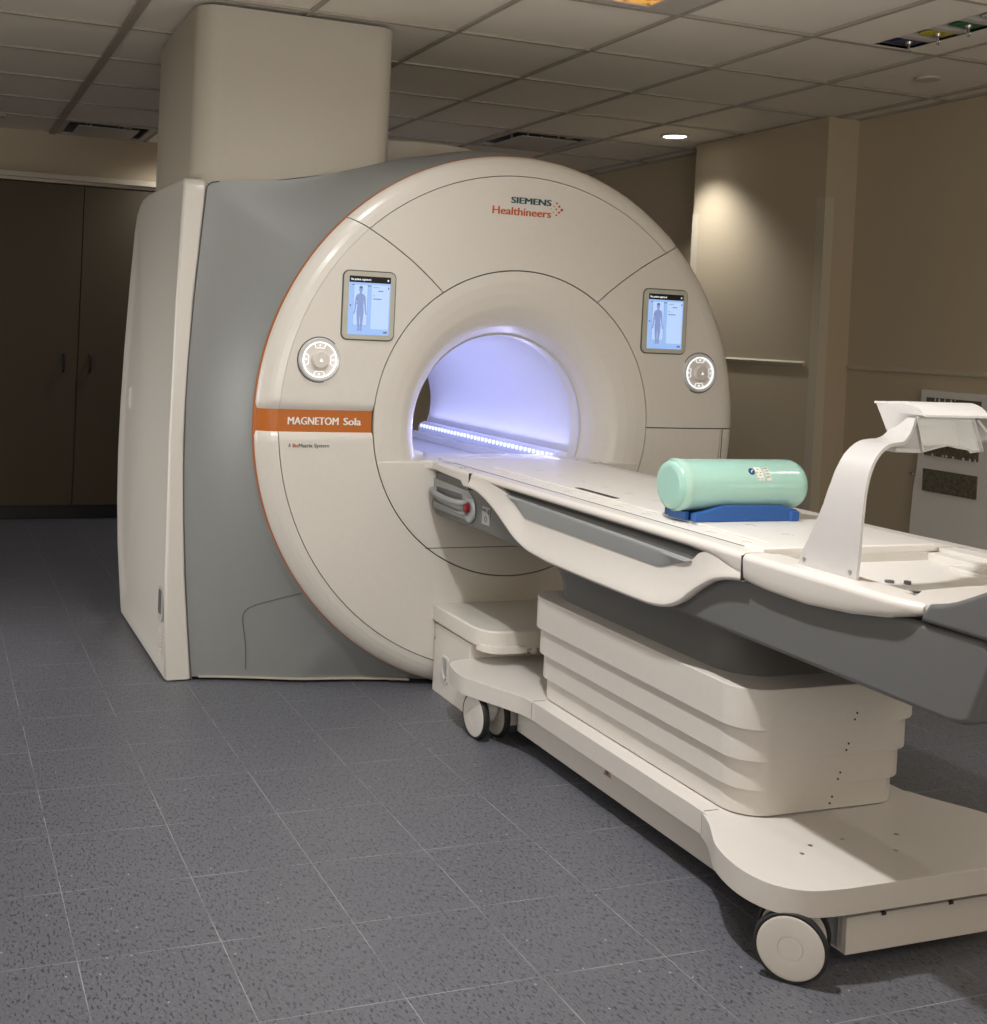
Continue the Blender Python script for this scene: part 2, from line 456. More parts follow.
# ------------------------------------------------------------------ GANTRY
AX, AZ = 1.79, 1.0
BR, BZ = .368, .972
PR = [(.36, 1.76), (.368, 1.715), (.378, 1.675), (.395, 1.640), (.42, 1.608), (.455, 1.583), (.50, 1.569), (.54, 1.562), (.583, 1.558), (.75, 1.555), (.94, 1.559), (.965, 1.563), (.985, 1.570), (1.0, 1.579), (1.012, 1.590), (1.02, 1.603)]
def py(r): return float(np.interp(r, [p[0] for p in PR], [p[1] for p in PR]))
def cz(r):   # the bore sits slightly below the axis of the ring
    return AZ+(BZ-AZ)*max(0, min(1, (.56-r)/(.56-.368)))
def pt(r, th, dy=0): return Vector((AX+r*math.cos(th), py(r)+dy, cz(r)+r*math.sin(th)))
def panel(r0, r1, tA, tB, nt=80, thick=.012, ymod=None, bev=.0022):
    rs = sorted(set([r0, r1]+[p[0] for p in PR if r0+.002 < p[0] < r1-.002]+[r0+(r1-r0)*k/6 for k in range(1, 6)]))
    closed = tA is None
    bm = bmesh.new(); top = []; bot = []
    for r in rs:
        a, b = (0, 2*PI) if closed else (tA(r), tB(r))
        ra, rb = [], []
        for k in range(nt if closed else nt+1):
            th = a+(b-a)*k/nt; p = pt(r, th)
            if ymod: p.y += ymod(p)
            ra.append(p); rb.append(p+Vector((0, thick, 0)))
        top.append(ra); bot.append(rb)
    V = grid(bm, top, cv=closed); W = grid(bm, bot, cv=closed)
    n = len(V[0])
    for j in range(n if closed else n-1):
        for R in (0, -1): bm.faces.new((V[R][j], V[R][(j+1) % n], W[R][(j+1) % n], W[R][j]))
    if not closed:
        for i in range(len(V)-1):
            for J in (0, -1): bm.faces.new((V[i][J], V[i+1][J], W[i+1][J], W[i][J]))
    bmesh.ops.recalc_face_normals(bm, faces=bm.faces)
    clip(bm, (0, 0, .014), (0, 0, -1))
    return bm
def cst(a): return lambda r: a
def lin(ra, ta, rb, tb):
    return lambda r: math.radians(ta+(tb-ta)*(r-ra)/(rb-ra))
def zline(z, left):
    return (lambda r: PI-math.asin((z-AZ)/r)) if left else (lambda r: 2*PI+math.asin((z-AZ)/r))
sR = lin(.594, 54.9, 1.013, 45.7); sL = lin(.577, 123.9, 1.016, 133.5)
gap = lambda fn, s, w=.0022: (lambda r: fn(r)+s*w/r)

G = thing('mri_scanner', 'large cream and silver MRI scanner with round ring front and lit bore', 'scanner', (1.79, 2.4, 0))
obj('bore_funnel', panel(.362, .5805, None, None, 128), M['cream'], G, 40)
p = panel(.5850, .9395, gap(sR, 1), gap(sL, -1)); obj('front_cover', p, M['cream'], G)['label'] = 'upper front cover with the maker lettering'
p = panel(.9425, 1.0195, gap(sR, 1), gap(sL, -1), 90); obj('rim_cover', p, M['cream'], G)
def lipU(p):  # lip that folds in above the orange stripe
    d = 1.068-p.z
    return .016*(d/.035)**2 if d > 0 else 0
def lipD(p):
    d = p.z-.940
    return .012*(d/.018)**2 if d > 0 else 0
zU = zline(1.033, True); zD = zline(.957, True); zR = zline(.993, False)
obj('front_cover', panel(.5850, .9405, gap(sL, 1), zU, 60, ymod=lipU), M['cream'], G)
obj('rim_cover', panel(.9415, 1.0195, gap(sL, 1), zU, 60, ymod=lipU), M['cream'], G)
obj('front_cover', panel(.5850, 1.0195, lambda r: zR(r)-2*PI+.0022/r, gap(sR, -1), 60), M['cream'], G)
obj('front_cover', panel(.5850, .9395, zD, gap(zR, -1), 160, ymod=lambda p: lipD(p) if p.x < AX else 0), M['cream'], G)
obj('rim_cover', panel(.9425, 1.0195, zD, gap(zR, -1), 160, ymod=lambda p: lipD(p) if p.x < AX else 0), M['cream'], G)
# fine grids for the fold lips near the stripe
o = obj('name_stripe', panel(.5850, 1.0175, zline(1.044, True), zline(.950, True), 8, .008, ymod=lambda p: .013), M['orange'], G)
o['label'] = 'orange stripe across the left of the ring'
# dark backing behind the joints
bm = bmesh.new()
lathe(bm, [(r, py(r)+.022) for r in (.40, .45, .5, .583, .7, .94, .99, 1.008)], (AX, 0, AZ), 128); clip(bm, (0, 0, .014), (0, 0, -1))
obj('joint_backing', bm, M['seam'], G)
bm = bmesh.new(); lathe(bm, [(1.010, 1.6035), (1.0205, 1.6035), (1.0225, 1.607), (1.0225, 1.622), (1.010, 1.622)], (AX, 0, AZ), 160); clip(bm, (0, 0, .014), (0, 0, -1))
obj('edge_stripe', bm, M['orange'], G)['label'] = 'thin orange line around the ring edge'
# chord joint and thin surface joints
bm = bmesh.new()
ch = []
for k in range(31):
    x = 1.437+(2.143-1.437)*k/30; z = .530; rr = math.hypot(x-AX, z-AZ); ch.append((x, 1.5572, z))
tube(bm, ch, .0016, 5); obj('chord_joint', bm, M['seam'], G)
bm = tube(bmesh.new(), [(2.739, 1.5585, .990), (2.737, 1.5585, .90), (2.729, 1.5585, .80), (2.715, 1.558, .70), (2.69, 1.558, .6)], .0015, 5); obj('side_joint', bm, M['seam'], G)

# silver body
LX = [(.634, .0), (.612, .2), (.594, .4), (.580, .6), (.571, .8), (.568, 1.04), (.572, 1.2), (.585, 1.45), (.602, 1.68), (.610, 1.78)]
TOPL = [(.614, 1.835), (.63, 1.852), (.66, 1.858), (.703, 1.862), (.82, 1.872), (.939, 1.888), (1.06, 1.915), (1.181, 1.946), (1.28, 1.977), (1.38, 2.006), (1.46, 2.03)]
def outline_r(th):
    """radius of the rear outline at angle th"""
    base = 1.070
    d = (math.cos(th), math.sin(th))
    best = None
    poly = [(1.80, -.33), (1.35, -.34), (1.0, -.36), (.70, -.40)]+LX+TOPL
    for (a, b) in zip(poly[:-1], poly[1:]):
        ax_, az_ = a[0]-AX, a[1]-AZ; bx_, bz_ = b[0]-AX, b[1]-AZ
        ex, ez = bx_-ax_, bz_-az_; det = d[0]*(-ez)+d[1]*ex
        if abs(det) < 1e-9: continue
        t = (ax_*(-ez)+az_*ex)/det; s = (d[0]*az_-d[1]*ax_)/det
        if t > 0 and -1e-6 <= s <= 1+1e-6: best = t if best is None else max(best, t)
    if best is None: return base
    return max(base, best)
NT = 288
ths = [2*PI*k/NT for k in range(NT)]
ro = [outline_r(t) for t in ths]
RO = np.array(ro); ker = np.array([1, 2, 1])/4
for _ in range(2):
    R2 = (np.roll(RO, 1)+2*RO+np.roll(RO, -1))/4; RO = np.where(RO < 1.35, R2, RO)
rows = []
for s in np.linspace(0, 1, 22):
    row = []
    for k, th in enumerate(ths):
        w = max(0., min(1., (RO[k]-1.07)/.12))          # 0 on the round side, 1 on the flared side
        y1 = 1.836
        fr = s**(1.0+.38*w); fy = 1-(1-s)**(1.0+.38*w)
        rr = 1.0205+(RO[k]-1.0205)*(fr if w > 0 else math.sin(s*PI/2)*.6+.4*s)
        y = 1.614+(y1-1.614)*fy
        row.append((AX+rr*math.cos(th), y, AZ+rr*math.sin(th)))
    rows.append(row)
for y in (2.0, 2.4, 2.8, 3.0):
    rows.append([(AX+RO[k]*math.cos(t), y, AZ+RO[k]*math.sin(t)) for k, t in enumerate(ths)])
bm = bmesh.new(); grid(bm, rows, cv=True); clip(bm, (0, 0, .014), (0, 0, -1))
obj('body_cover', bm, M['silver'], G, 50)['label'] = 'silver body cover behind the ring'
# base panel joint on the silver body : follow the surface
def surf_y(x, z):
    th = math.atan2(z-AZ, x-AX) % (2*PI); rr = math.hypot(x-AX, z-AZ); k = th/(2*PI)*NT; k0 = int(k) % NT
    R1 = RO[k0]*(1-(k % 1))+RO[(k0+1) % NT]*(k % 1)
    w = max(0., min(1., (R1-1.07)/.12)); q = max(0, min(1, (rr-1.0205)/(R1-1.0205))); s = q**(1/(1.0+.38*w))
    return 1.614+(1.836-1.614)*(1-(1-s)**(1.0+.38*w))
pts = spline([(.83, .045), (.822, .14), (.806, .235), (.812, .270), (.845, .295), (.93, .333), (1.02, .378)], 5)
bm = tube(bmesh.new(), [(x, surf_y(x, z)-.0008, z) for x, z in pts], .0017, 5); obj('base_joint', bm, M['seam'], G)
# pale skirting strip along the foot of the silver body
pts = [(x, surf_y(x, .03)) for x in np.linspace(.66, 1.43, 24)]
bm = bmesh.new(); grid(bm, [[(x, y-.003, .018) for x, y in pts], [(x, y-.003, .011) for x, y in pts], [(x, y+.03, .011) for x, y in pts], [(x, y+.03, .018) for x, y in pts]], cu=True)
obj('skirting_strip', bm, M['duct'], G)
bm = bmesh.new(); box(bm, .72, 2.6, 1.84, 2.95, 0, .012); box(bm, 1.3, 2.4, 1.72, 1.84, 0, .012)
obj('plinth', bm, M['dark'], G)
# rear cover with bore hole
bm = bmesh.new()
lathe(bm, [(.368, 3.18), (.40, 3.19), (.60, 3.20), (1.0, 3.19), (1.06, 3.16), (1.082, 3.12), (1.086, 3.05), (1.08, 3.0), (.9, 3.0)], (AX, 0, AZ), 128); clip(bm, (0, 0, .014), (0, 0, -1))
obj('rear_cover', bm, M['cream'], G)
bm = bmesh.new()
rows = []
for s in (0, .5, 1):
    rows.append([(AX+(.9+(RO[k]-.9)*s)*math.cos(t), 3.0, AZ+(.9+(RO[k]-.9)*s)*math.sin(t)) for k, t in enumerate(ths)])
grid(bm, rows, cv=True); clip(bm, (0, 0, .014), (0, 0, -1)); obj('rear_plate', bm, M['silver'], G)
# bore liner
bm = bmesh.new(); lathe(bm, [(BR+.012, 1.70), (BR-.004, 1.703), (BR-.002, 1.72), (BR, 1.76)]+[(BR, y) for y in np.linspace(1.8, 3.19, 12)]+[(BR+.012, 3.19)], (AX, 0, BZ), 128)
obj('bore_liner', bm, M['bore'], G, 40)
bm = bmesh.new(); tube(bm, [(AX+(BR+.0005)*math.cos(t), 1.702, BZ+(BR+.0005)*math.sin(t)) for t in np.linspace(0, 2*PI, 96)[:-1]], .0016, 5, closed=True)
obj('bore_joint', bm, M['bezel'], G)

# side cover (cream, left flank)
op = spline([(1.832, .03), (1.832, .6), (1.832, 1.2), (1.832, 1.80)], 1)[:]
side = [(1.832, .006), (1.832, .4), (1.832, .9), (1.832, 1.4), (1.832, 1.78), (1.836, 1.835), (1.852, 1.858), (1.88, 1.866), (2.2, 1.872), (2.60, 1.872), (2.72, 1.862), (2.80, 1.838), (2.85, 1.80),
        (2.885, 1.73), (2.93, 1.5), (2.985, 1.2), (3.02, .95), (3.04, .72), (3.03, .5), (2.99, .3), (2.93, .14), (2.885, .03), (2.87, .006)]
cyy, czz = 2.42, .95
def sidex(z): return .515+.016*((z-.95)/.92)**2
def inset(p, a, b, c, d):   # front, top, back, bottom
    y, z = p
    ny = y+(a if y < 1.9 else 0)-(c*min(1, (y-2.3)/.5) if y > 2.3 else 0)
    nz = z-(b if z > 1.8 else 0)+(d*max(0, 1-(z-.03)/.25) if z < .28 else 0)
    return ny, nz
loops = [(.68, .10, .03, 0, 0, 0), (-.003, .006, .003, 0, 0, 2), (-.012, 0, 0, 0, 0, 2), (.012, .0, 0, 0, 0, 1), (.003, .005, .004, .006, .004, 1), (0, .014, .012, .02, .012, 1), (.000, .018, .016, .05, .055, 1), (.010, .024, .022, .085, .09, 1), (.011, .05, .05, .13, .14, 1)]
def rw(y, z): return max(0, min(1, max((.32-z)/.15, (y-2.70)/.15)))*(1 if z < 1.6 else max(0, 1-(z-1.6)/.15))
rows = []
for L in loops:
    row = []
    for p in side:
        y, z = inset(p, *L[1:5]); x = L[0]+(sidex(z) if L[5] == 1 else float(np.interp(z, [q[1] for q in LX]+[1.86], [q[0] for q in LX]+[.618])) if L[5] == 2 else 0)
        if L[5] == 1 and L[0] > .005 and L[2] > .015: x -= L[0]*(1-rw(y, z))
        row.append((x, y, z))
    rows.append(row)
bm = bmesh.new(); V = grid(bm, rows, cv=True)
# inner side surface as a grid so that the bow is smooth
c = bm.verts.new((sidex(.95)+.001, cyy, czz)); last = V[-1]
for s in (.66, .33):
    new = [bm.verts.new((sidex(czz+(v.co.z-czz)*s)+.0015+.009*rw(v.co.y, v.co.z)*s, cyy+(v.co.y-cyy)*s, czz+(v.co.z-czz)*s)) for v in V[-1]]
    for j in range(len(last)): bm.faces.new((last[j], last[(j+1) % len(last)], new[(j+1) % len(new)], new[j]))
    last = new
for j in range(len(last)): bm.faces.new((last[j], last[(j+1) % len(last)], c))
sc_ = obj('side_cover', bm, M['cream'], G, 45); sc_['label'] = 'tall cream side cover on the left flank'
bm = bmesh.new()   # thin dark joint between side cover and silver body
jp = [(x+.0015, z) for x, z in LX]+[(x+.001, z) for x, z in TOPL[:3]]
tube(bm, [(x, 1.8325, z) for x, z in jp], .0020, 5); obj('side_joint', bm, M['seam'], G)
# recess with grab and grille on the side cover
bm = bmesh.new(); t = prism(rrect(1.885, 1.955, .205, .335, .018), 'x', .522, .530, .002); join(bm, t)
hnd = obj('grip_recess', bm, M['white'], sc_)
obj('recess_floor', prism(rrect(1.893, 1.947, .235, .325, .014), 'x', .5205, .523), M['grey'], sc_)
bm = bmesh.new()
for i in range(4):
    for k in range(8): cyl(bm, (.530, 1.890+.016*i, .080+.013*k), (-1, 0, 0), .0045, .006, 8, .002)
obj('grille', bm, M['cream'], sc_)['kind'] = 'stuff'
for y, z in ((1.905, 1.0), (2.80, .985)):
    obj('slot', prism(rrect(y-.012, y+.012, z-.05, z+.05, .011), 'x', .5175, .528, .002), M['cream'], sc_)

# dock at the foot of the ring
dk = obj('dock_base', prism([(1.552, .0), (1.275, .0), (1.245, .252), (1.552, .252)], 'x', 1.488, 2.092, .004), M['cream'], G)
plan = [(1.480, 1.556), (1.478, 1.35), (1.478, 1.24), (1.481, 1.21), (1.490, 1.18), (1.505, 1.155), (1.528, 1.138), (1.56, 1.130), (1.62, 1.128)]
plan = plan+[(2*AX-x, y) for x, y in plan[::-1]]
dc = obj('dock_cap', prism(plan, 'z', .259, .322, .008, 3), M['cream'], G)
lip = [(1.487, 1.20), (1.492, 1.165), (1.512, 1.137), (1.54, 1.122), (1.64, 1.118), (1.64, 1.20), (1.52, 1.24)]
bm = prism(lip, 'z', .246, .272, .003); obj('dock_latch', bm, M['cream'], G)
obj('dock_pin', cyl(bmesh.new(), (1.675, 1.19, .250), (0, -1, 0), .012, .06, 16, None, .005), M['cream'], G)
bm = bmesh.new(); a = rrect(1.415, 1.475, .055, .155, .016); join(bm, prism(a, 'x', 1.4835, 1.491, .0025))
gr = obj('dock_grip', bm, M['cream_table'], dk)
obj('grip_recess', prism(rrect(1.424, 1.466, .075, .147, .012), 'x', 1.4822, 1.4845), M['grey_light'], dk)
obj('grip_lever', tube(bmesh.new(), spline([(1.482, 1.455, .14), (1.480, 1.452, .11), (1.480, 1.440, .085), (1.481, 1.425, .075)], 4), .006), M['white'], dk)
obj('screw', cyl(bmesh.new(), (1.491, 1.545, .195), (-1, 0, 0), .006, .003, 12), M['metal'], dk)

# bridge shelf between ring and table
fa0 = math.asin((.853-AZ)/.579)
arc = [(AX+.579*math.cos(t), AZ+.579*math.sin(t)) for t in np.linspace(PI-fa0, 2*PI+fa0, 72)]
bm = prism(arc, 'y', 1.5575, 1.74, .007, 3); obj('lower_bore_panel', bm, M['cream'], G)
bp_ = [(1.395, 1.56), (1.432, 1.556), (1.448, 1.545), (1.455, 1.520), (1.462, 1.49), (1.472, 1.478), (1.52, 1.474), (2.06, 1.474), (2.108, 1.478), (2.118, 1.49), (2.125, 1.520), (2.132, 1.545), (2.148, 1.556), (2.185, 1.56), (2.185, 1.80), (1.395, 1.80)]
obj('bed_bridge', prism(bp_, 'z', .825, .858, .006, 3), M['cream'], G)
# inside the bore : bed runway and light bars
bm = bmesh.new(); box(bm, 1.52, 2.06, 1.78, 3.18, .70, .795); box(bm, 2.02, 2.05, 1.78, 3.18, .795, .830, .004); box(bm, 1.53, 1.56, 1.78, 3.18, .795, .830, .004); box(bm, 2.055, 2.115, 1.78, 3.18, .78, .812, .004)
obj('bed_runway', bm, M['bore'], G)
for s in (1, -1):
    xx = AX+s*.322
    bm = bmesh.new()
    prof = [(-.032, -.030), (-.034, -.002), (-.022, .016), (.0, .024), (.022, .020), (.030, .0), (.022, -.030)]
    rows = [[(xx+s*a, y, .852+b) for a, b in prof] for y in (1.75, 2.2, 2.8, 3.15)]
    V = grid(bm, rows, cv=True); cap(bm, V[0]); cap(bm, V[-1])
    bar = obj('light_bar', bm, M['ledbar'], G)
    led = None
    for k in range(37):
        y = 1.78+k*.0370
        if led is None:
            b2 = bmesh.new(); join(b2, prism(rrect(y-.006, y+.006, .846, .864, .005, 3), 'x', xx-s*.037, xx-s*.031))
            led = obj('led', b2, M['led'], bar)
        else:
            l2 = led.copy(); COL.objects.link(l2); l2.parent = bar; l2.location = led.location+Vector((0, k*.0370, 0))

# screens and dials
def screen(cx, cz_, w, h, label):
    y = py(.75)
    fr = obj('control_screen', prism(rrect(cx-w/2, cx+w/2, cz_-h/2, cz_+h/2, .022, 6), 'y', y-.006, y+.004, .002), M['bezel'], G); fr['label'] = label
    obj('bezel_joint', prism(rrect(cx-w/2-.004, cx+w/2+.004, cz_-h/2-.004, cz_+h/2+.004, .025, 6), 'y', y-.0012, y+.003), M['seam'], fr)
    w2, h2 = w-.040, h-.034; x0, x1, z0, z1 = cx-w2/2, cx+w2/2, cz_-h2/2, cz_+h2/2
    yy = y-.0066
    obj('display', B(x0, x1, yy-.0008, yy+.001, z0, z1), M['scr_bg'], fr)
    bm = bmesh.new(); box(bm, x0+.018, x0+.072, yy-.0014, yy, z0+.035, z1-.032); box(bm, x0+.088, x1-.004, yy-.0014, yy, z0+.022, z1-.030)
    obj('display_field', bm, M['scr_lt'], fr)
    obj('display_header', B(x0, x1, yy-.0016, yy, z1-.023, z1), M['scr_blk'], fr)
    bm = text_fit('No patient registered', x0+.006, x0+.082, z1-.0155, .0075, yy-.0022, .0004, .008); join(bm, B(x1-.013, x1-.008, yy-.0026, yy-.001, z1-.015, z1-.009))
    obj('header_lettering', bm, M['scr_wht'], fr, recalc=False, wn=False)
    # patient figure: head, torso, arms, legs
    fx, ft = x0+.045, z1-.040
    bm = bmesh.new()
    sil = [(0, 0), (.006, -.002), (.0075, -.010), (.004, -.018), (.004, -.023), (.015, -.028), (.019, -.036), (.021, -.060), (.023, -.085), (.026, -.098), (.022, -.100), (.018, -.085), (.015, -.060), (.013, -.045), (.012, -.068), (.014, -.088), (.012, -.115), (.008, -.150), (.010, -.158), (.001, -.158), (.0015, -.120), (0, -.095)]
    P = [(fx+a, ft+b) for a, b in sil]+[(fx-a, ft+b) for a, b in sil[::-1][1:-1]]
    join(bm, prism(P, 'y', yy-.0020, yy-.0002)); obj('patient_figure', bm, M['scr_fig'], fr)
    bm = bmesh.new(); join(bm, prism([(fx-.007, ft-.004), (fx-.006, ft+.002), (fx, ft+.004), (fx+.006, ft+.002), (fx+.007, ft-.004)], 'y', yy-.0026, yy-.0002))
    for a, b, c_, d in ((x0+.010, x0+.020, z1-.034, z1-.0315), (x0+.070, x0+.084, z1-.036, z1-.033), (x0+.093, x0+.118, z1-.040, z1-.0385), (x0+.112, x0+.132, z1-.053, z1-.050), (x0+.093, x0+.100, z1-.070, z1-.068), (x0+.093, x0+.126, z1-.082, z1-.079), (x1-.010, x1-.006, z1-.044, z1-.036), (x0+.004, x0+.009, cz_-.004, cz_+.002), (x0+.026, x0+.036, z1-.082, z1-.0805), (x0+.026, x0+.036, z1-.101, z1-.0995), (x1-.022, x1-.008, z0+.008, z0+.014), (x0+.018, x0+.0185, z0+.035, z1-.032), (x0+.0715, x0+.072, z0+.035, z1-.032), (x0+.018, x0+.072, z0+.0345, z0+.035)):
        box(bm, a, b, yy-.0022, yy-.0004, c_, d)
    obj('display_marks', bm, M['scr_line'], fr)
screen(1.168, 1.420, .200, .246, 'left control screen showing a patient outline')
screen(2.432, 1.4185, .202, .252, 'right control screen showing a patient outline')
def dial(cx, cz_, label):
    y = py(.85); t = bmesh.new()
    lathe(t, [(.060, -.001), (.066, -.009), (.074, -.011), (.0785, -.006), (.080, .003)], (cx, y, cz_), 48)
    d = obj('control_dial', t, M['ring_clear'], G); d['label'] = label
    obj('dial_joint', cyl(bmesh.new(), (cx, y+.004, cz_), (0, -1, 0), .083, .0052, 48), M['seam'], d)
    obj('dial_plate', cyl(bmesh.new(), (cx, y+.004, cz_), (0, -1, 0), .063, .0075, 48), M['cream'], d)
    t = bmesh.new(); lathe(t, [(.0605, -.006), (.061, -.0118), (.0638, -.0118), (.0645, -.006)], (cx, y, cz_), 48); obj('light_ring', t, M['glow'], d)
    obj('dial_knob', cyl(bmesh.new(), (cx, y-.003, cz_), (0, -1, 0), .031, .022, 32, .029, .003), M['cream'], d)
    obj('start_mark', prism([(cx-.0055, cz_-.006), (cx+.0055, cz_-.006), (cx, cz_+.005)], 'y', y-.0262, y-.0250), M['glow'], d)
    for k in range(4):
        a0 = k*PI/2
        def q(rr, aa): return (cx+rr*math.cos(a0+aa), y-.0052, cz_+rr*math.sin(a0+aa))
        t = bmesh.new()
        tube(t, [q(.0625, -.36), q(.046, -.36), q(.043, -.30), q(.043, 0), q(.043, .30), q(.046, .36), q(.0625, .36)], .0009, 5)
        tube(t, [q(.0515, -.04), q(.0515, .04)], .0027, 6)
        obj('button_light', t, M['glow'], d)
dial(.989, 1.218, 'left round control dial with lit ring'); dial(2.610, 1.218, 'right round control dial with lit ring')

# lettering
y = py(.7)
obj('lettering', text_fit('SIEMENS', 1.726, 1.899, 1.8375, .0235, y-.0008, bold=.022), M['petrol'], G, recalc=False, wn=False)['label'] = 'dark blue-green maker lettering'
obj('lettering', text_fit('Healthineers', 1.649, 1.899, 1.7925, .0295, y-.0008, bold=.016), M['redorange'], G, recalc=False, wn=False)['label'] = 'orange-red maker lettering'
for dx, dz, rr, mm in ((.0, 0, .0078, 'redorange'), (-.015, .020, .0062, 'redorange'), (-.016, -.018, .0062, 'redorange'), (-.030, .040, .0048, 'redorange'), (-.031, -.036, .0048, 'redorange'), (-.032, .001, .0048, 'redorange'), (-.046, .019, .0034, 'tan'), (-.048, -.018, .0034, 'tan'), (-.063, .002, .0026, 'tan')):
    obj('logo_dot', cyl(bmesh.new(), (1.945+dx*.74, y+.001, 1.8265+dz*.60), (0, -1, 0), rr*.72, .0022, 16), M[mm], G)
obj('lettering', text_fit('MAGNETOM', .884, 1.077, .9835, .027, y+.0118, bold=.022), M['letter'], G, recalc=False, wn=False)['label'] = 'white lettering on the orange stripe'
obj('lettering', text_fit('Sola', 1.095, 1.164, .9835, .027, y+.0118, bold=.022), M['letter'], G, recalc=False, wn=False)['label'] = 'white lettering on the orange stripe'
obj('lettering', text_fit('A', .887, .896, .903, .0135, y-.0006), M['print_dark'], G)
obj('lettering', text_fit('Bio', .903, .923, .903, .0135, y-.0006), M['redorange'], G)
obj('lettering', text_fit('Matrix System', .9255, 1.040, .903, .0135, y-.0006), M['print_dark'], G)

# ------------------------------------------------------------------ duct over the scanner
D = thing('duct_column', 'beige rounded column casing rising from scanner to ceiling', 'column', (.98, 2.3, 1.86))
def topz(x): return float(np.interp(x, [p[0] for p in TOPL]+[1.5], [p[1] for p in TOPL]+[2.038])) if x < 1.5 else 1+math.sqrt(max(0, 1.07**2-(x-AX)**2))
def fit_bottom(bm):
    for v in bm.verts:
        if v.co.z < 1.9: v.co.z = topz(v.co.x)-.014
    return bm
bm = prism(rrect(.578, 1.378, 1.905, 2.56, .085, 8, (1, 1, 0, 1)), 'z', 1.80, 2.526); obj('casing', fit_bottom(bm), M['duct'], D, 30)
bm = prism(rrect(.590, 1.36, 2.565, 2.76, .02, 3, (0, 1, 1, 0)), 'z', 1.80, 2.526); obj('rear_casing', fit_bottom(bm), M['duct'], D, 30)
obj('ceiling_gap', prism(rrect(.60, 1.36, 1.925, 2.74, .06, 6), 'z', 2.524, 2.532), M['black'], D)
tag(recenter(obj('cable_bridge', prism([(x, topz(x)+.003) for x in (1.94, 1.85, 1.75, 1.65, 1.55, 1.45, 1.38)]+[(1.38, 2.138), (1.45, 2.150), (1.60, 2.158), (1.75, 2.158), (1.86, 2.150), (1.92, 2.13), (1.945, 2.10)], 'y', 2.25, 2.6, .015, 3), M['duct'], None)), 'low cream cable cover on scanner top beside the column', 'cover')

# ------------------------------------------------------------------ PATIENT TABLE
T = thing('patient_table', 'cream and grey mobile patient table on casters docked to scanner', 'patient table', (1.78, .4, 0))
# base platform
half = [(1.60, 1.262), (1.52, 1.258), (1.45, 1.248), (1.405, 1.225), (1.385, 1.19), (1.372, 1.12), (1.372, 1.06), (1.388, 1.015), (1.412, .96), (1.442, .89), (1.464, .835), (1.474, .77), (1.476, .68), (1.474, -.04), (1.466, -.085), (1.446, -.135), (1.420, -.180), (1.388, -.235), (1.370, -.290), (1.362, -.345), (1.366, -.395), (1.384, -.438), (1.418, -.470), (1.465, -.487), (1.54, -.493)]
pl = spline(half, 3)
plan = pl+[(3.56-x, y) for x, y in pl[::-1]]
pf = obj('base_platform', prism(plan, 'z', .142, .2, .006, 3), M['cream_table'], T)
for yy in (.775, -.075):
    bm = bmesh.new(); tube(bm, [(1.4735, yy, .145), (1.4735, yy, .194), (1.478, yy, .2003), (1.52, yy, .2003)], .0008, 4); obj('platform_joint', bm, M['seam'], pf)
bm = bmesh.new()
for a in ((1.60, -.30), (1.70, -.29), (1.85, -.30), (1.55, -.33), (1.78, -.37)): cyl(bm, (a[0], a[1], .1995), (0, 0, 1), .0055, .0012, 10)
obj('screw_caps', bm, M['metal'], pf)
ch_ = obj('chassis', prism([(-.12, .045), (.95, .045), (.95, .142), (-.12, .142)], 'x', 1.522, 2.038, .004), M['cream_table'], T)
obj('warning_label', prism([(.432, .098), (.396, .098), (.414, .13)], 'x', 1.5205, 1.5225), M['tan'], ch_)
obj('warning_mark', prism([(.418, .103), (.410, .103), (.412, .122), (.416, .122)], 'x', 1.5198, 1.5208), M['print_dark'], ch_)
eb = obj('front_box', B(1.560, 2.0, -.462, -.22, .036, .118, .003), M['cream_table'], T)
obj('box_bracket', B(1.548, 1.559, -.450, -.24, .05, .142), M['metal'], T)
bm = bmesh.new(); cyl(bm, (1.530, -.42, .105), (1, 0, 0), .010, .02, 12); cyl(bm, (1.515, -.40, .105), (0, 0, 1), .006, .03, 10); box(bm, 1.535, 1.548, -.44, -.36, .06, .14); obj('brake_linkage', bm, M['metal'], T)
for x in (1.66, 1.85): obj('box_clip', B(x-.006, x+.006, -.4635, -.458, .112, .119), M['dark'], T)
obj('kick_bar', B(1.50, 2.06, .985, 1.06, .05, .10, .004), M['cream_table'], T)
# casters
def caster(x, y, rz, label):
    bm = bmesh.new()
    # fork / hub between the twin wheels, axle along local x
    join(bm, prism([(-.04, .142), (.045, .142), (.05, .11), (.03, .06), (-.02, .06), (-.045, .10)], 'x', -.018, .018, .004))
    cyl(bm, (0, 0, .115), (0, 0, 1), .022, .03, 20)
    cyl(bm, (-.045, 0, .075), (1, 0, 0), .012, .09, 16)
    o = obj('caster', bm, M['cream_table'], T, local=True)
    o.location = Vector((x, y, 0))-T.location; o.rotation_euler = (0, 0, rz); o['label'] = label
    for s in (-1, 1):
        b2 = bmesh.new(); xx = -.052 if s < 0 else .026
        prof = [(.0, 0), (.024, 0), (.025, .0015), (.026, 0), (.062, .0), (.067, .002), (.067, .024), (.062, .026), (0, .026)]
        if s > 0: pass
        lathe(b2, prof, (xx, 0, .075), 48, 'x'); bmesh.ops.remove_doubles(b2, verts=b2.verts, dist=1e-5)
        w = obj('wheel', b2, M['cream_table'], o, local=True)
        b3 = bmesh.new(); lathe(b3, [(.0665, .003), (.072, .002), (.075, .007), (.075, .019), (.072, .024), (.0665, .023)], (xx, 0, .075), 48, 'x'); obj('tyre', b3, M['black'], o, local=True)
    return o
caster(1.444, -.432, math.radians(45), 'twin wheel caster at the near left corner')
caster(1.455, 1.040, math.radians(3), 'twin wheel caster beside the dock')
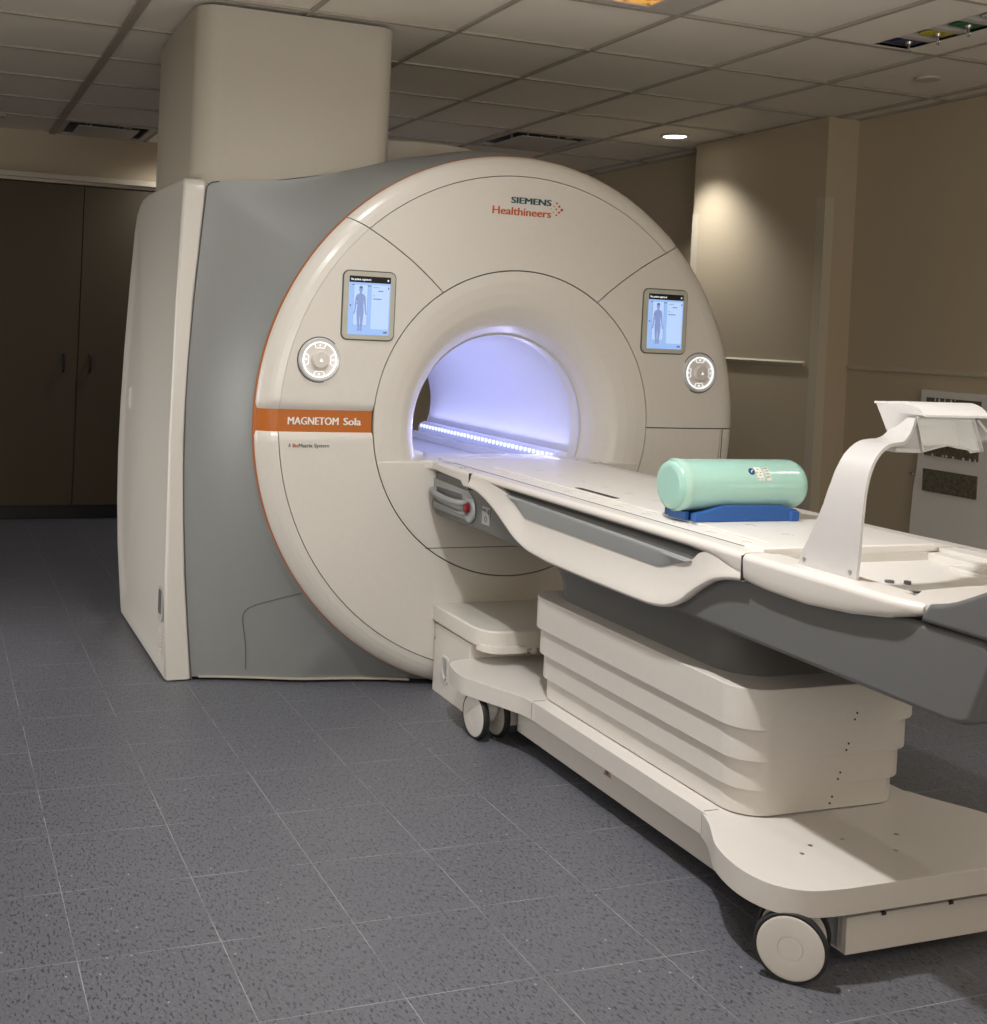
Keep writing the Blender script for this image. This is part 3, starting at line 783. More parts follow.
caster(2.105, -.40, math.radians(20), 'twin wheel caster at the near right corner')
caster(2.10, 1.03, math.radians(0), 'twin wheel caster at the far right corner')
# bellows covers
zs = [.203, .266, .340, .418, .520]
for k in range(4):
    g = .0100*k
    pts = rrect(1.530-g, 2.030+g, -.145-g, .848+g*1.0, .085, 8)
    bm = prism(pts, 'z', zs[k]+(.002 if k else 0), zs[k+1], .0015 if k < 3 else .004, 2)
    c_ = obj('column_cover', bm, M['cream_table'], T)
    b2 = bmesh.new()
    for dx, dz in ((0, .010), (-.006, -.003)): cyl(b2, (1.80+.012*k+dx, -.1445-g, zs[k]+.018+dz*1.2), (0, -1, 0), .0028, .0014, 10)
    obj('cover_screw', b2, M['dark'], c_)
obj('column_foot', prism(rrect(1.537, 2.023, -.139, .843, .08, 8), 'z', .198, .206), M['dark'], T)
# grey lift column top (flares up to the belly)
rows = []
for z, g in ((.515, .0), (.54, .0), (.57, .004), (.60, .012), (.63, .03), (.655, .06)):
    rows.append([(x, y, z) for x, y in rrect(1.555-g*.8, 2.005+g*.8, -.08-g, .835+g*1.3, .11, 8)])
bm = bmesh.new(); V = grid(bm, rows, cv=True); cap(bm, V[0]); cap(bm, V[-1]); obj('column_head', bm, M['grey'], T, 50)
# belly : grey body under the top
TXL, TXR = 1.462, 2.098
sidep = [(1.572, .70), (1.555, .735), (1.560, .823), (-.30, .823), (-.72, .815), (-.785, .812), (-.862, .80), (-.868, .775), (-.830, .668), (-.815, .657), (-.78, .652), (0, .657), (.60, .658), (.95, .664), (1.10, .672), (1.25, .676), (1.53, .655)]
sidep = [(1.545, .662), (1.555, .823), (-.30, .823), (-.70, .820), (-.845, .822), (-.866, .80), (-.868, .775), (-.830, .668), (-.815, .657), (-.78, .652), (0, .657), (.60, .658), (.95, .660), (1.25, .660)]
bm = prism(sidep, 'x', TXL, TXR, .012, 3)
obj('belly_cover', bm, M['grey'], T, 40)
# head end cap
capp = [(-.714, .824), (-.718, .838), (-.7325, .8605), (-.760, .867), (-.789, .878), (-.825, .896), (-.861, .915), (-.895, .930), (-.925, .932), (-.942, .918), (-.940, .885), (-.900, .824)]
bm = prism(capp, 'x', 1.452, 2.108, .012, 3); obj('end_cap', bm, M['grey'], T, 40)
# table top : rim frame (outline with slightly widened head end)
def rimx(y):   # left outer edge
    if y > 0: return 1.447
    if y > -.25: return 1.447-.012*(-y/.25)
    return 1.435
zlow = [(1.50, .838), (1.0, .835), (0, .832), (-.10, .828), (-.217, .797), (-.30, .790), (-.42, .788), (-.55, .799), (-.648, .815), (-.712, .834)]
def zl(y): 
    a = sorted(zlow); return float(np.interp(y, [p[0] for p in a], [p[1] for p in a]))
def rim(side, y0, y1, name='edge_rail', n=40):
    bm = bmesh.new(); rows = []
    for k in range(n+1):
        y = y0+(y1-y0)*k/n; xo = rimx(y); z0 = zl(y)
        xo += .022*max(0, (-y-.64)/.076)**2
        
        zt = .858
        sec = [(xo+.016, zt), (xo+.007, zt-.002), (xo+.001, zt-.009), (xo, zt-.016), (xo+.002, (zt-.016+z0)/2), (xo+.004, z0+.006), (xo+.009, z0), (xo+.030, z0-.001 if z0 > .82 else .82), (1.50, .82), (1.50, zt)]
        rows.append([((x if side < 0 else 3.58-x), y, z) for x, z in sec])
    V = grid(bm, rows, cv=True); cap(bm, V[0]); cap(bm, V[-1])
    return obj(name, bm, M['cream_table'], T, 50)
for s in (-1, 1):
    rim(s, 1.50, 1.225, 'edge_rail', 6); rim(s, 1.221, -.2185, 'edge_rail', 46); rim(s, -.2225, -.716, 'head_rail', 48)
# thicker nose at the dock end
for s in (-1, 1):
    pts = [(1.500, .803), (1.500, .846), (1.235, .846), (1.2235, .846), (1.2235, .800), (1.262, .800), (1.30, .806), (1.34, .806), (1.36, .814)]
    a, b_ = (1.440, 1.47) if s < 0 else (2.11, 2.14)
    obj('dock_corner', prism([(1.222+.001, .802), (1.222+.001, .851), (1.50, .853), (1.50, .828), (1.29, .818), (1.27, .803)], 'x', a, b_, .005, 3), M['cream_table'], T)
for y, x in ((1.60, 1.500), (1.615, 1.510), (1.335, 1.462), (1.335, 1.478), (1.60, 2.09)): obj('dock_screw', cyl(bmesh.new(), (x, y, .8575), (0, 0, 1), .005, .0012, 10), M['print_dark'], T)
# groove, side rail panel, dipping grip band
for s in (-1, 1):
    X = (lambda x: x) if s < 0 else (lambda x: 3.58-x)
    a, b_ = sorted((X(1.468), X(1.50))); obj('rail_groove', B(a, b_, -.05, 1.02, .800, .836), M['dark'], T)
    pp = [(.972, .820), (.966, .812), (.852, .760), (.835, .757), (.150, .753), (.128, .757), (-.004, .793), (-.012, .799)]
    rows = []
    N_ = 40
    bm = bmesh.new()
    top_ = [(.972, .819), (-.012, .799)]
    for k in range(N_+1):
        y = .972+(-.012-.972)*k/N_; zt = .819-.020*k/N_
        zb = float(np.interp(y, [-.012, .131, .847, .972], [.799-.001, .755, .760, .819-.001]))
        rows.append([(X(1.470), y, zt), (X(1.452), y, zt-.001), (X(1.450), y, min(zt, max(zb, zt-.008))), (X(1.458), y, zb), (X(1.475), y, zb-.003)])
    V = grid(bm, rows); obj('side_rail', bm, M['grey_light'], T, 30)
    # band: between upper and lower curve
    low = spline([(1.222, .806), (1.17, .802), (1.129, .794), (1.085, .782), (1.045, .768), (1.0, .750), (.945, .724), (.882, .695), (.83, .679), (.78, .669), (.684, .661), (.606, .659), (.421, .657), (.20, .657), (.13, .659), (.074, .667), (.035, .680), (.0, .699), (-.035, .725), (-.07, .748), (-.105, .768), (-.14, .781), (-.18, .790), (-.2185, .795)], 4)
    upp = [(1.222, .846), (1.16, .845), (1.10, .842), (1.04, .835), (.972, .822), (.847, .763), (.131, .758), (-.012, .801), (-.04, .822), (-.10, .846), (-.2185, .846)]
    up_y = [p[0] for p in upp][::-1]; up_z = [p[1] for p in upp][::-1]
    bm = bmesh.new(); rows = []
    for y, z in low:
        zt = float(np.interp(y, up_y, up_z)); dep = max(0, min(1, (.84-zt)/.06))
        x_in = 1.447+.014*dep; sec = []
        for t in np.linspace(0, 1, 7):
            zz = zt+(z+.006-zt)*t; xx = x_in+(1.436-x_in)*(t**1.6)
            sec.append((X(xx), y, zz))
        sec += [(X(1.437), y, z+.001), (X(1.442), y, z-.003), (X(1.450), y, z-.003), (X(1.475), y, z+.004), (X(1.475), y, zt)]
        rows.append(sec)
    V = grid(bm, rows, cv=True); cap(bm, V[0]); cap(bm, V[-1])
    obj('grip_band', bm, M['cream_table'], T, 55)
    # dark joints at the ends of the band
    for yy in (1.2235, -.2205):
        obj('rail_joint', prism([(yy-.0012, .795), (yy+.0012, .795), (yy+.0012, .853), (yy-.0012, .853)], 'x', *sorted((X(1.4345 if yy < 0 else 1.440), X(1.47)))), M['dark'], T)
# light line panel near dock + grab handle + red release + sticker
obj('dock_panel', prism([(1.552, .684), (1.552, .795), (1.26, .787), (1.215, .762), (1.205, .70), (1.235, .684)], 'x', 1.4575, 1.464, .0025), M['grey_light'], T)
hp = spline([(1.462, 1.53, .752), (1.445, 1.532, .752), (1.436, 1.51, .750), (1.432, 1.46, .744), (1.430, 1.40, .741), (1.430, 1.33, .741), (1.432, 1.29, .742), (1.440, 1.275, .742), (1.462, 1.272, .742)], 5)
gh = obj('grab_handle', tube(bmesh.new(), hp, .0115, 10), M['silver'], T, 60)
obj('handle_recess', prism(rrect(1.30, 1.53, .728, .768, .018), 'x', 1.4560, 1.4580), M['grey'], T)
obj('handle_bracket', tube(bmesh.new(), spline([(1.456, 1.535, .712), (1.447, 1.50, .708), (1.444, 1.40, .706), (1.446, 1.30, .704), (1.456, 1.262, .706)], 4), .008, 8), M['silver'], T)
bm = bmesh.new(); lathe(bm, [(.0, -.014), (.013, -.014), (.016, -.011), (.016, .0)], (1.456, 1.252, .728), 24, 'x'); obj('release_button', bm, M['red'], T)
bm = bmesh.new(); lathe(bm, [(.026, .0), (.030, -.006), (.040, -.006), (.043, 0)], (1.4575, 1.240, .722), 32, 'x'); obj('button_ring', bm, M['grey_light'], T)
st = obj('warning_sticker', B(1.4598, 1.4615, 1.092, 1.150, .692, .752), M['grey_light'], T)
ry = Matrix.Rotation(PI/2, 4, 'X'); rz = Matrix.Rotation(-PI/2, 4, 'Z')
bm = text_bm('max', .020, (1.4594, 1.149, .736), .0006, rot=rz @ ry, xs=.9)
tube(bm, [(1.4594, 1.108, .738), (1.4594, 1.100, .745), (1.4594, 1.095, .738), (1.4594, 1.100, .730), (1.4594, 1.108, .738)], .0018, 5)
tube(bm, [(1.4594, 1.121, .722), (1.4594, 1.131, .712), (1.4594, 1.121, .702), (1.4594, 1.111, .712), (1.4594, 1.121, .722)], .0010, 5)
obj('sticker_print', bm, M['print_dark'], st)

# patient surface : long board with slots and lines, ends in front of the head pocket
bd = B(1.505, 2.075, -.205, 1.62, .828, .8595, .004)
board = obj('patient_board', bd, M['top_white'], T)
obj('board_pad', prism(rrect(1.575, 2.03, -.19, 1.33, .03), 'z', .8590, .8655, .003), M['top_white'], T)
obj('board_end', prism([(1.498, -.218), (2.01, -.218), (2.02, -.205), (2.02, -.15), (1.498, -.15)], 'z', .846, .868, .005, 3), M['top_white'], T)
obj('board_slot', prism(rrect(1.588, 1.612, .55, .78, .010), 'z', .8655, .8664), M['dark'], board)
obj('slot_rim', prism(rrect(1.578, 1.624, .535, .80, .014), 'z', .8650, .8660), M['top_white'], board)
bm = bmesh.new()
for y in np.arange(-.1, 1.3, .14):
    for x in (1.535, 1.545) if False else (1.538,):
        tube(bm, [(x-.008, y, .8598), (x+.010, y, .8598), (x+.010, y-.02, .8598)], .0009, 4)
        tube(bm, [(1.70-.008, y+.05, .8658), (1.70+.010, y+.05, .8658), (1.70+.010, y+.03, .8658)], .0009, 4)
obj('board_marks', bm, M['bezel'], board)
obj('board_edge_gap', B(1.4995, 1.5055, -.21, 1.48, .84, .8585), M['seam'], T)
# head pocket
pk = bmesh.new()
box(pk, 1.50, 2.08, -.72, -.205, .822, .829)                     # floor
obj('pocket_floor', pk, M['top_white'], T)
bm = bmesh.new(); box(bm, 1.985, 2.03, -.62, -.21, .828, .848, .003); box(bm, 1.935, 1.985, -.62, -.33, .828, .838, .003); box(bm, 2.03, 2.085, -.65, -.21, .828, .857, .003)
obj('pocket_steps', bm, M['top_white'], T)
bm = bmesh.new(); box(bm, 1.50, 2.03, -.222, -.207, .828, .848); box(bm, 1.50, 1.535, -.62, -.225, .828, .856, .004); obj('pocket_wall', bm, M['cream_table'], T)
bm = bmesh.new(); tube(bm, spline([(1.54, -.56, .831), (1.60, -.52, .831), (1.66, -.54, .831), (1.74, -.58, .831)], 4), .003, 6); cyl(bm, (1.66, -.43, .828), (0, 0, 1), .010, .006, 12); cyl(bm, (1.69, -.45, .828), (0, 0, 1), .008, .008, 12)
obj('pocket_fitting', bm, M['grey'], T)
obj('head_plate', prism([(1.463, -.66), (1.50, -.655), (1.56, -.615), (1.70, -.60), (1.88, -.60), (2.02, -.615), (2.08, -.655), (2.117, -.66), (2.117, -.732), (1.463, -.732)], 'z', .834, .8585, .004, 2), M['cream_table'], T)
obj('arch_socket', prism([(2.055, -.38), (2.13, -.38), (2.13, -.46), (2.055, -.46)], 'z', .856, .868, .003), M['white'], T)

# ------------------------------------------------------------------ mirror arch
A = thing('mirror_arch', 'thin white curved arch with head mirror over the near table end', 'mirror holder', (1.79, -.43, .858))
path = [(1.487, .858), (1.489, .90), (1.491, .95), (1.494, 1.0), (1.500, 1.045), (1.514, 1.085), (1.538, 1.115), (1.57, 1.133), (1.605, 1.138), (1.635, 1.139), (1.662, 1.148), (1.686, 1.168), (1.702, 1.190)]
back = [-.346, -.362, -.387, -.407, -.418, -.422, -.420, -.415, -.408, -.400, -.394, -.390, -.388]
front = [-.517, -.519, -.519, -.519, -.517, -.513, -.506, -.497, -.487, -.474, -.460, -.448, -.440]
for s, nm in ((-1, 'left'), (1, 'right')):
    P = spline([(a[0], a[1], 0) for a in path], 4); n = len(P)
    bb = np.interp(np.linspace(0, 12, n), range(13), back); ff = np.interp(np.linspace(0, 12, n), range(13), front)
    X = (lambda x: x) if s < 0 else (lambda x: 3.58-x)
    rows = []
    for i, p in enumerate(P):
        q = P[min(i+1, n-1)]; o_ = P[max(i-1, 0)]
        d = Vector((q[0]-o_[0], q[1]-o_[1])).normalized(); nx, nz = -d.y*.0035, d.x*.0035
        rows.append([(X(p[0]+nx), bb[i], p[1]+nz), (X(p[0]+nx), ff[i], p[1]+nz), (X(p[0]-nx), ff[i], p[1]-nz), (X(p[0]-nx), bb[i], p[1]-nz)])
    bm = bmesh.new(); V = grid(bm, rows, cv=True); cap(bm, V[0]); cap(bm, V[-1]); obj('arch_arm', bm, M['white'], A, 40)
    bm = bmesh.new(); 
    for yy in (-.365, -.50): cyl(bm, (X(1.484), yy, .872), (-1 if s < 0 else 1, 0, 0), .0045, .002, 12)
    obj('arm_screw', bm, M['metal'], A)
# top shade : flat at the back, curling down toward the front
rows = []
for yy, zz, hw in spline([(-.340, 1.221, .114), (-.370, 1.2225, .108), (-.405, 1.225, .100), (-.430, 1.221, .095), (-.448, 1.213, .093), (-.462, 1.200, .092)], 3):
    xc = 1.794; rows.append([(xc-hw, yy, zz), (xc+hw, yy, zz), (xc+hw, yy, zz-.005), (xc-hw, yy, zz-.005)])
bm = bmesh.new(); V = grid(bm, rows, cv=True); cap(bm, V[0]); cap(bm, V[-1]); obj('top_shade', bm, M['white_lit'], A, 40)
for sg in (-1, 1):
    P5 = [(.112, -.342, 1.2185), (.100, -.405, 1.222), (.095, -.430, 1.218), (.092, -.461, 1.198), (.090, -.425, 1.187), (.122, -.392, 1.152)]
    bm = bmesh.new(); a_ = [bm.verts.new((1.794+sg*p[0], p[1], p[2])) for p in P5]; b_ = [bm.verts.new((1.794+sg*(p[0]-.004), p[1]+.002, p[2])) for p in P5]
    c1 = bm.verts.new((1.794+sg*.108, -.405, 1.200)); c2 = bm.verts.new((1.794+sg*.104, -.403, 1.200))
    for i in range(6):
        k = (i+1) % 6; bm.faces.new((a_[i], a_[k], c1)); bm.faces.new((b_[i], b_[k], c2)); bm.faces.new((a_[i], a_[k], b_[k], b_[i]))
    obj('shade_side', bm, M['white'], A, 60)
# mirror box hanging under the shade
def quadslab(p, t, nm, m):
    bm = bmesh.new(); a, b, c_, d = [Vector(q) for q in p]; n = (b-a).cross(d-a).normalized()*t
    V1 = [bm.verts.new(v) for v in (a, b, c_, d)]; V2 = [bm.verts.new(v+n) for v in (a, b, c_, d)]
    bm.faces.new(V1); bm.faces.new(V2[::-1])
    for i in range(4): bm.faces.new((V1[i], V2[i], V2[(i+1) % 4], V1[(i+1) % 4]))
    return obj(nm, bm, m, A)
quadslab([(1.712, -.375, 1.189), (1.874, -.375, 1.189), (1.868, -.405, 1.130), (1.718, -.405, 1.130)], .004, 'mirror', M['rack'])
quadslab([(1.700, -.440, 1.193), (1.704, -.37, 1.190), (1.708, -.385, 1.122), (1.722, -.440, 1.118)], .003, 'box_side', M['clear'])
quadslab([(1.860, -.440, 1.193), (1.866, -.37, 1.190), (1.880, -.385, 1.122), (1.889, -.440, 1.118)], .004, 'box_side', M['white'])
quadslab([(1.672, -.400, 1.152), (1.700, -.440, 1.193), (1.722, -.440, 1.118), (1.665, -.400, 1.126)], .003, 'box_side', M['white'])
fr_pts = [(1.698, 1.192), (1.862, 1.192), (1.893, 1.120), (1.858, 1.118), (1.852, 1.124), (1.825, 1.127), (1.79, 1.133), (1.762, 1.128), (1.722, 1.118)]
obj('front_lens', prism(fr_pts, 'y', -.4435, -.4405), M['clear'], A)
obj('lens_edge', tube(bmesh.new(), [(x, -.443, z) for x, z in fr_pts], .0030, 6, closed=True), M['white'], A)
obj('box_back', B(1.716, 1.870, -.384, -.380, 1.128, 1.190), M['rack'], A)
obj('box_foot', prism([(1.664, -.390), (1.664, -.425), (1.722, -.440), (1.722, -.385)], 'z', 1.114, 1.124, .003), M['white'], A)

# ------------------------------------------------------------------ phantom bottle on its blue rest
bt = bmesh.new(); rr, cx0, zc = .0685, 1.527, .9560
prof = [(0, .0025), (.018, .0025), (.022, .003), (.045, .003), (.055, .004), (.063, .009), (.0675, .018), (.0685, .030), (.0685, .380), (.067, .394), (.061, .407), (.050, .416), (.030, .420), (0, .421)]
lathe(bt, prof, (cx0, .205, zc), 64, 'x'); bmesh.ops.remove_doubles(bt, verts=bt.verts, dist=1e-5)
Bt = thing('phantom_bottle', 'pale mint green cylindrical phantom bottle lying on blue rest', 'bottle', (1.752, .205, .887))
obj('bottle_body', bt, M['bottle'], Bt, 60)
bt = bmesh.new(); lathe(bt, [(.0665, .012), (.0700, .020), (.0700, .030), (.0690, .036)], (cx0, .205, zc), 64, 'x'); obj('bottle_shoulder', bt, M['bottle_cap'], Bt)
def curved(x0, x1, a0, a1, r_, n=8):
    b = bmesh.new(); grid(b, [[(x, .205+r_*math.cos(PI+a), zc-r_*math.sin(PI+a)) for a in np.linspace(a0, a1, n)] for x in (x0, x1)]); return b
for x0, x1, a0, a1 in ((1.762, 1.784, .28, .86), (1.791, 1.807, .28, .86)):
    b = bmesh.new(); grid(b, [[(x+(.003*(1-k/8)), .205-.0692*math.cos(a), zc+.0692*math.sin(a)) for k, a in enumerate(np.linspace(a0, a1, 9))] for x in (x0, x1)])
    s_ = obj('bottle_label', b, M['sticker'], Bt, recalc=True)
bm = bmesh.new()
for k in range(4):
    for j in range(3):
        a = .36+k*.125; p0 = Vector((1.766+j*.006+random.uniform(-.001, .001), .205-.0697*math.cos(a), zc+.0697*math.sin(a)))
        if (k+j) % 2 == 0: tube(bm, [p0, p0+Vector((.004, 0, 0))], .0009, 4)
        q0 = Vector((1.794+j*.004, .205-.0697*math.cos(a+.05), zc+.0697*math.sin(a+.05))); tube(bm, [q0, q0+Vector((.0025, -.0, .002))], .0007, 4)
obj('label_print', bm, M['print_dark'], Bt)
ca = .66; cc = Vector((1.751, .205-.0693*math.cos(ca), zc+.0693*math.sin(ca))); nn = Vector((0, -math.cos(ca), math.sin(ca)))
obj('label_disc', cyl(bmesh.new(), cc-nn*.001, nn, .0095, .0022, 24), M['navy'], Bt)
obj('disc_mark', tube(bmesh.new(), [cc+nn*.0016+Vector((-.003, 0, 0))+Vector((0, math.sin(ca), math.cos(ca)))*-.004, cc+nn*.0016+Vector((0, math.sin(ca), math.cos(ca)))*.001, cc+nn*.0016+Vector((.004, 0, 0))+Vector((0, math.sin(ca), math.cos(ca)))*.003], .0014, 5), M['letter'], Bt)
# blue rest : cradle with raised ends
SX = lambda x: 1.570+(x-1.588)*.855
cr = [(1.588, .8662), (1.974, .8662), (1.974, .892), (1.966, .897), (1.925, .905), (1.915, .907), (1.72, .909), (1.69, .908), (1.65, .899), (1.62, .893), (1.592, .889), (1.588, .886)]
cr = [(SX(x), z) for x, z in cr]
Rb = thing('bottle_rest', 'low blue plastic cradle under the mint green bottle', 'cradle', (1.78, .2, .8655))
bm = prism(cr, 'y', .135, .160, .003)
join(bm, prism([(x, z if z < .87 else z-.002) for x, z in cr], 'y', .250, .275, .003)); join(bm, B(SX(1.60), SX(1.96), .155, .255, .8662, .884)); obj('cradle_body', bm, M['blue'], Rb)
bm = prism(rrect(SX(1.572), SX(1.596), .17, .24, .006), 'z', .8662, .889, .002); join(bm, prism(rrect(SX(1.935), SX(1.976), .128, .165, .010), 'z', .8662, .893, .003)); obj('cradle_end', bm, M['blue'], Rb)

# ------------------------------------------------------------------ storage rack on the right wall
Rk = thing('wall_rack', 'grey white storage rack with brown foam windows against right wall', 'rack', (4.10, 1.7, 0))
fy0, fy1 = 1.20, 1.885
prt = [(fy0, .12), (fy1+.03, .12), (fy1+.03, .5), (fy1+.02, .70), (fy1+.004, .80), (fy1, .92), (fy1, 1.168), (fy0, 1.168)]
obj('rack_body', prism(prt, 'x', 4.112, 4.178, .004), M['rack'], Rk)
for z0, z1 in ((1.033, 1.134), (.863, .965), (.695, .799)):
    fr_ = obj('foam_window', B(4.106, 4.114, 1.545, 1.845, z0, z1), M['foam'], Rk)
for z in (1.128, .869):
    for k in range(9):
        a_ = 1.555+k*.03+random.uniform(-.006, .006)
        if random.random() < .6: obj('window_tooth', B(4.104, 4.108, a_, a_+random.uniform(.003, .012), z-random.uniform(.0, .012), z+.004), M['rack'], Rk)
obj('rack_foot', B(4.12, 4.17, fy0+.05, fy1-.03, 0, .12), M['kick'], Rk)
obj('rack_latch', cyl(bmesh.new(), (4.113, 1.905, .765), (-1, 0, 0), .010, .018, 12, .007), M['metal'], Rk)

# ------------------------------------------------------------------ things in the ceiling
def diffuser(x0, y0, label):
    x1, y1 = x0+.6096, y0+.6096
    t = thing('ceiling_vent', label, 'vent', ((x0+x1)/2, (y0+y1)/2, CEIL))
    bm = bmesh.new()
    o_, i_ = .012, .055
    for a in (0, 1):
        box(bm, x0+o_, x1-o_, (y0+o_) if a else (y1-i_), (y0+i_) if a else (y1-o_), CEIL-.001, CEIL+.012)
        box(bm, (x0+o_) if a else (x1-i_), (x0+i_) if a else (x1-o_), y0+i_, y1-i_, CEIL-.001, CEIL+.012)
    obj('vent_frame', bm, M['vent_white'], t)
    obj('vent_throat', B(x0+.05, x1-.05, y0+.05, y1-.05, CEIL+.06, CEIL+.065), M['seam'], t)
    bm = bmesh.new(); 
    for a in (x0+.053, x1-.055): box(bm, a, a+.002, y0+.053, y1-.053, CEIL+.012, CEIL+.06)
    for a in (y0+.053, y1-.055): box(bm, x0+.053, x1-.053, a, a+.002, CEIL+.012, CEIL+.06)
    obj('vent_collar', bm, M['seam'], t)
    obj('vent_plate', B(x0+.115, x1-.115, y0+.115, y1-.115, CEIL-.010, CEIL-.004, .001, 1), M['vent_white'], t)
    bm = bmesh.new()
    for a, b in ((.2, .2), (.41, .2), (.2, .41), (.41, .41)): cyl(bm, (x0+a, y0+b, CEIL), (0, 0, 1), .006, .06, 8)
    box(bm, x0+.40, x0+.44, y0+.078, y0+.10, CEIL+.0, CEIL+.02)
    obj('vent_hanger', bm, M['vent_white'], t)
diffuser(.3888, 4.906, 'square ceiling air diffuser near the dark cabinets')
diffuser(2.8272, 3.6868, 'square ceiling air diffuser just above the scanner ring')
# recessed downlights
def downlight(x, y, label, power, cone=75, blend=.9, vis=True, r_=.082, col=(1, .98, .96)):
    t = thing('recessed_downlight', label, 'ceiling light', (x, y, CEIL), 'recessed downlights in the ceiling')
    bm = bmesh.new(); lathe(bm, [(.062, .012), (.066, -.004), (.078, -.008), (r_, -.004), (r_, .004)], (x, y, CEIL), 40, 'z'); obj('lamp_trim', bm, M['white'], t)
    obj('lamp_lens', cyl(bmesh.new(), (x, y, CEIL-.003), (0, 0, 1), .064, .003, 32), M['lamp'], t)
    L = bpy.data.lights.new('downlight_spot', 'SPOT'); L.energy = power; L.spot_size = math.radians(cone*2); L.spot_blend = blend; L.shadow_soft_size = .05; L.color = col
    o = bpy.data.objects.new('downlight_spot', L); COL.objects.link(o); o.location = (x, y, CEIL-.02)
DL = [
 (3.70, 3.36, 'round lit ceiling downlight in front of the wall pier', 46, 56, .75),
 (.694, -.276, 'recessed ceiling downlight over the open floor left of the table', 180, 80, 1.),
 (.95, 1.0, 'recessed ceiling downlight just in front of the scanner ring', 22, 80, 1.),
 (3.35, -.6, 'recessed ceiling downlight on the near right side of the room', 25, 75, 1.),
 (1.30, 5.12, 'recessed ceiling downlight behind the column near the dark cabinets', 32, 80, 1.),
]
for x, y_, lab, p_, c_, b_ in DL: downlight(x, y_, lab, p_, c_, b_)

# backlit picture panel
t = thing('light_panel', 'backlit autumn leaf picture panel in the ceiling at top edge', 'light panel', (1.9, .94, CEIL))
x0, x1, y0, y1 = 1.608, 2.2176, .6388, 1.2484
bm = bmesh.new()
for a in (0, 1):
    box(bm, x0+.012, x1-.012, (y0+.012) if a else (y1-.05), (y0+.05) if a else (y1-.012), CEIL-.002, CEIL+.012)
    box(bm, (x0+.012) if a else (x1-.16), (x0+.16) if a else (x1-.012), y0+.05, y1-.05, CEIL-.002, CEIL+.012)
obj('panel_frame', bm, M['vent_white'], t)
obj('picture', B(x0+.15, x1-.15, y0+.04, y1-.04, CEIL+.004, CEIL+.008), M['autumn'], t)

# medical gas panel
t = thing('gas_outlet_panel', 'ceiling service panel with blue yellow green and white gas outlets', 'gas outlet panel', (3.14, .95, CEIL))
gx0, gx1, gy0, gy1 = 3.098, 3.270, .45, 1.225
bm = bmesh.new(); X0, X1, Y0, Y1 = 2.8392, 3.4248, .0412, 1.2364
box(bm, X0, gx0, Y0, Y1, CEIL-.001, CEIL+.010); box(bm, gx1, X1, Y0, Y1, CEIL-.001, CEIL+.010); box(bm, gx0, gx1, gy1, Y1, CEIL-.001, CEIL+.010); box(bm, gx0, gx1, Y0, gy0, CEIL-.001, CEIL+.010)
obj('panel_plate', bm, M['ceil'], t)
bm = bmesh.new(); box(bm, gx0, gx1, gy0, gy1, CEIL+.045, CEIL+.05); box(bm, gx0-.002, gx0, gy0, gy1, CEIL, CEIL+.05); box(bm, gx1, gx1+.002, gy0, gy1, CEIL, CEIL+.05); box(bm, gx0, gx1, gy1, gy1+.002, CEIL, CEIL+.05)
obj('panel_recess', bm, M['grey'], t)
for k, (mm, lab) in enumerate((('gas_b', 'blue gas outlet'), ('gas_y', 'yellow gas outlet'), ('gas_g', 'green gas outlet'), ('gas_w', 'white gas outlet'))):
    yc = 1.165-.138*k
    g = obj('gas_outlet', B(gx0+.055, gx1-.008, yc-.040, yc+.025, CEIL+.006, CEIL+.014, .002), M[mm], t); g['label'] = lab
    b = bmesh.new(); cyl(b, ((gx0+gx1)/2+.025, yc-.008, CEIL+.008), (0, 0, -1), .015, .010, 16, .013); cyl(b, ((gx0+gx1)/2+.025, yc-.008, CEIL-.002), (0, 0, -1), .005, .018, 12); tube(b, [((gx0+gx1)/2+.025+.009*math.cos(q_), yc-.008, CEIL-.024+.009*math.sin(q_)) for q_ in np.linspace(0, 2*PI, 13)[:-1]], .0025, 5, closed=True)
    obj('outlet_nozzle', b, M['metal'], g)
    obj('outlet_cover', B(gx0+.004, gx1-.004, yc-.088, yc-.050, CEIL+.001, CEIL+.040, .003), M['vent_white'], t)
# speaker / detector discs
tag(recenter(obj('ceiling_detector', cyl(bmesh.new(), (3.734, 1.571, CEIL-.006), (0, 0, 1), .050, .012, 32, .052, .003), M['vent_white'], None)), 'small round white cover on the ceiling near right wall', 'detector')
tag(recenter(obj('ceiling_detector', cyl(bmesh.new(), (.01, 4.98, CEIL-.012), (0, 0, 1), .056, .018, 32, .062, .003), M['vent_white'], None)), 'small round cover on the ceiling at the far left edge', 'detector')

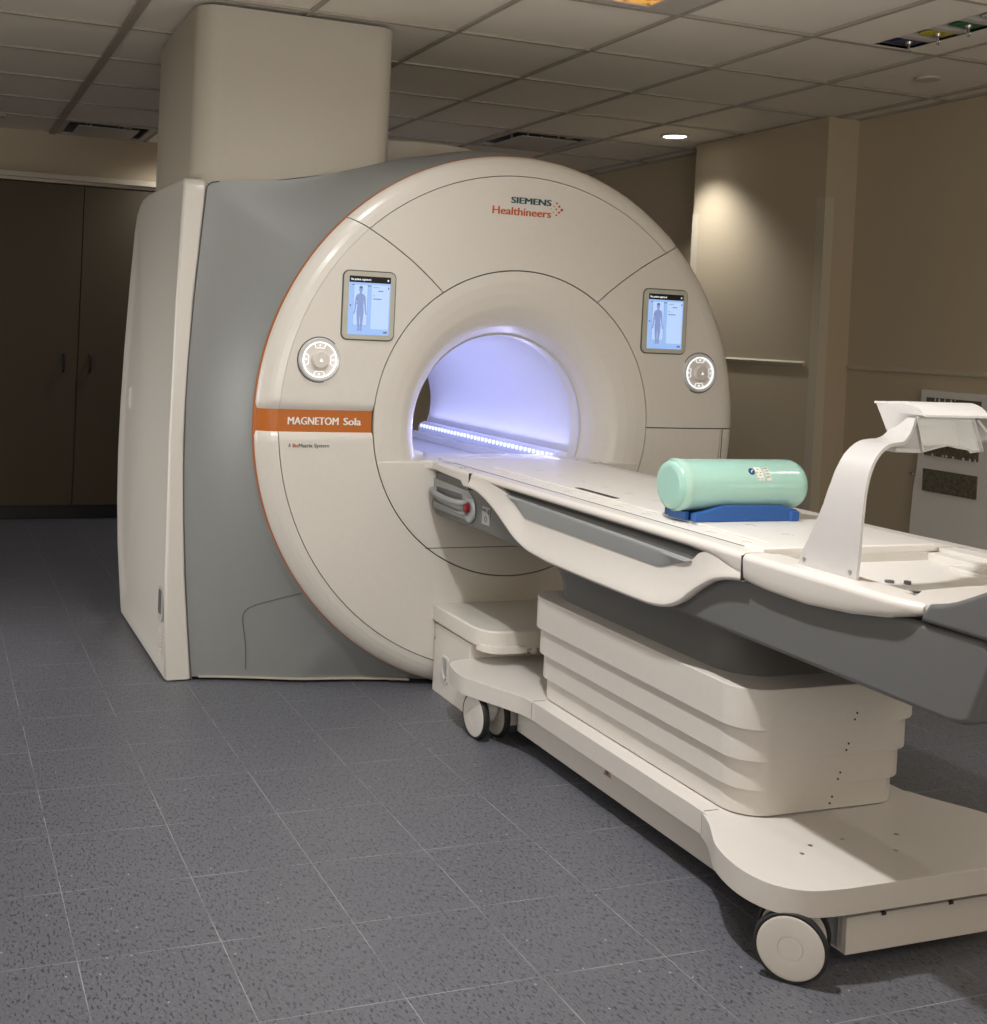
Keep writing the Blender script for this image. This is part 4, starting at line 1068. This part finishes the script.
# ------------------------------------------------------------------ lights
def area(name, loc, sx, sy, power, col, rot=(0, 0, 0), spread=180):
    L = bpy.data.lights.new(name, 'AREA'); L.shape = 'RECTANGLE'; L.size = sx; L.size_y = sy; L.energy = power; L.color = col
    o = bpy.data.objects.new(name, L); COL.objects.link(o); o.location = loc; o.rotation_euler = rot; L.spread = math.radians(spread); return o
for s in (1, -1):   # light thrown by the two light bars in the bore
    area('light_bar_glow', (AX+s*.331, 2.46, .8785), .008, 1.36, 2.1, (.50, .53, 1.), (0, PI-s*.5, 0))
# unseen fill area lights, added to brighten scanner, side cover, walls and ceiling
# one each near the front, left and right wall, with added frames
area('added_fill_light', (.1, YF+.40, 1.45), 2.6, 1.2, 58, (1, .975, .94), (PI/2+.70, 0, 0), 145)
area('added_left_fill_light', (XL+.30, 2.1, 1.0), 1.3, 1.4, 15, (1, .975, .94), (0, -PI/2+.40, 0), 120)
area('added_fill_light', (XR-.30, -2.7, 1.2), 1.2, 1.8, 46, (1, .965, .91), (0, PI/2+.85, 0), 140)
def frame_yz(x, y0, y1, z0, z1, sg, w=.07):
    bm = bmesh.new(); a, b = sorted((x, x+sg*.03))
    box(bm, a, b, y0-w, y0, z0, z1); box(bm, a, b, y1, y1+w, z0, z1); box(bm, a, b, y0-w, y1+w, z1, z1+w)
    if z0 > .1: box(bm, a, b, y0-w, y1+w, z0-w, z0)
    return bm
struct('added_door_frame_1', frame_yz(XL, 1.4, 2.8, 0, 2.08, 1), M['trim'])  # unseen frame, added to go with the left fill light
struct('added_window_frame_1', frame_yz(XR, -3.6, -1.8, .6, 1.9, -1), M['trim'])  # unseen frame, added to go with the right fill light
bm = bmesh.new()
for a, b, c_, d in ((-1.3, -1.2, .75, 2.1), (1.4, 1.5, .75, 2.1), (-1.3, 1.5, .70, .78), (-1.3, 1.5, 2.05, 2.13)): box(bm, a, b, YF, YF+.03, c_, d)
struct('added_window_frame_2', bm, M['trim'])  # out of view too, added behind the front fill light
W = bpy.data.worlds.new('world'); bpy.context.scene.world = W; W.use_nodes = True
W.node_tree.nodes['Background'].inputs[0].default_value = (.9, .85, .75, 1); W.node_tree.nodes['Background'].inputs[1].default_value = .02

s = bpy.context.scene.view_settings
bpy.context.scene.display_settings.display_device = 'sRGB'
s.view_transform = 'Standard'; s.look = 'None'; s.gamma = 1; s.use_curve_mapping = False; s.exposure = 0.0
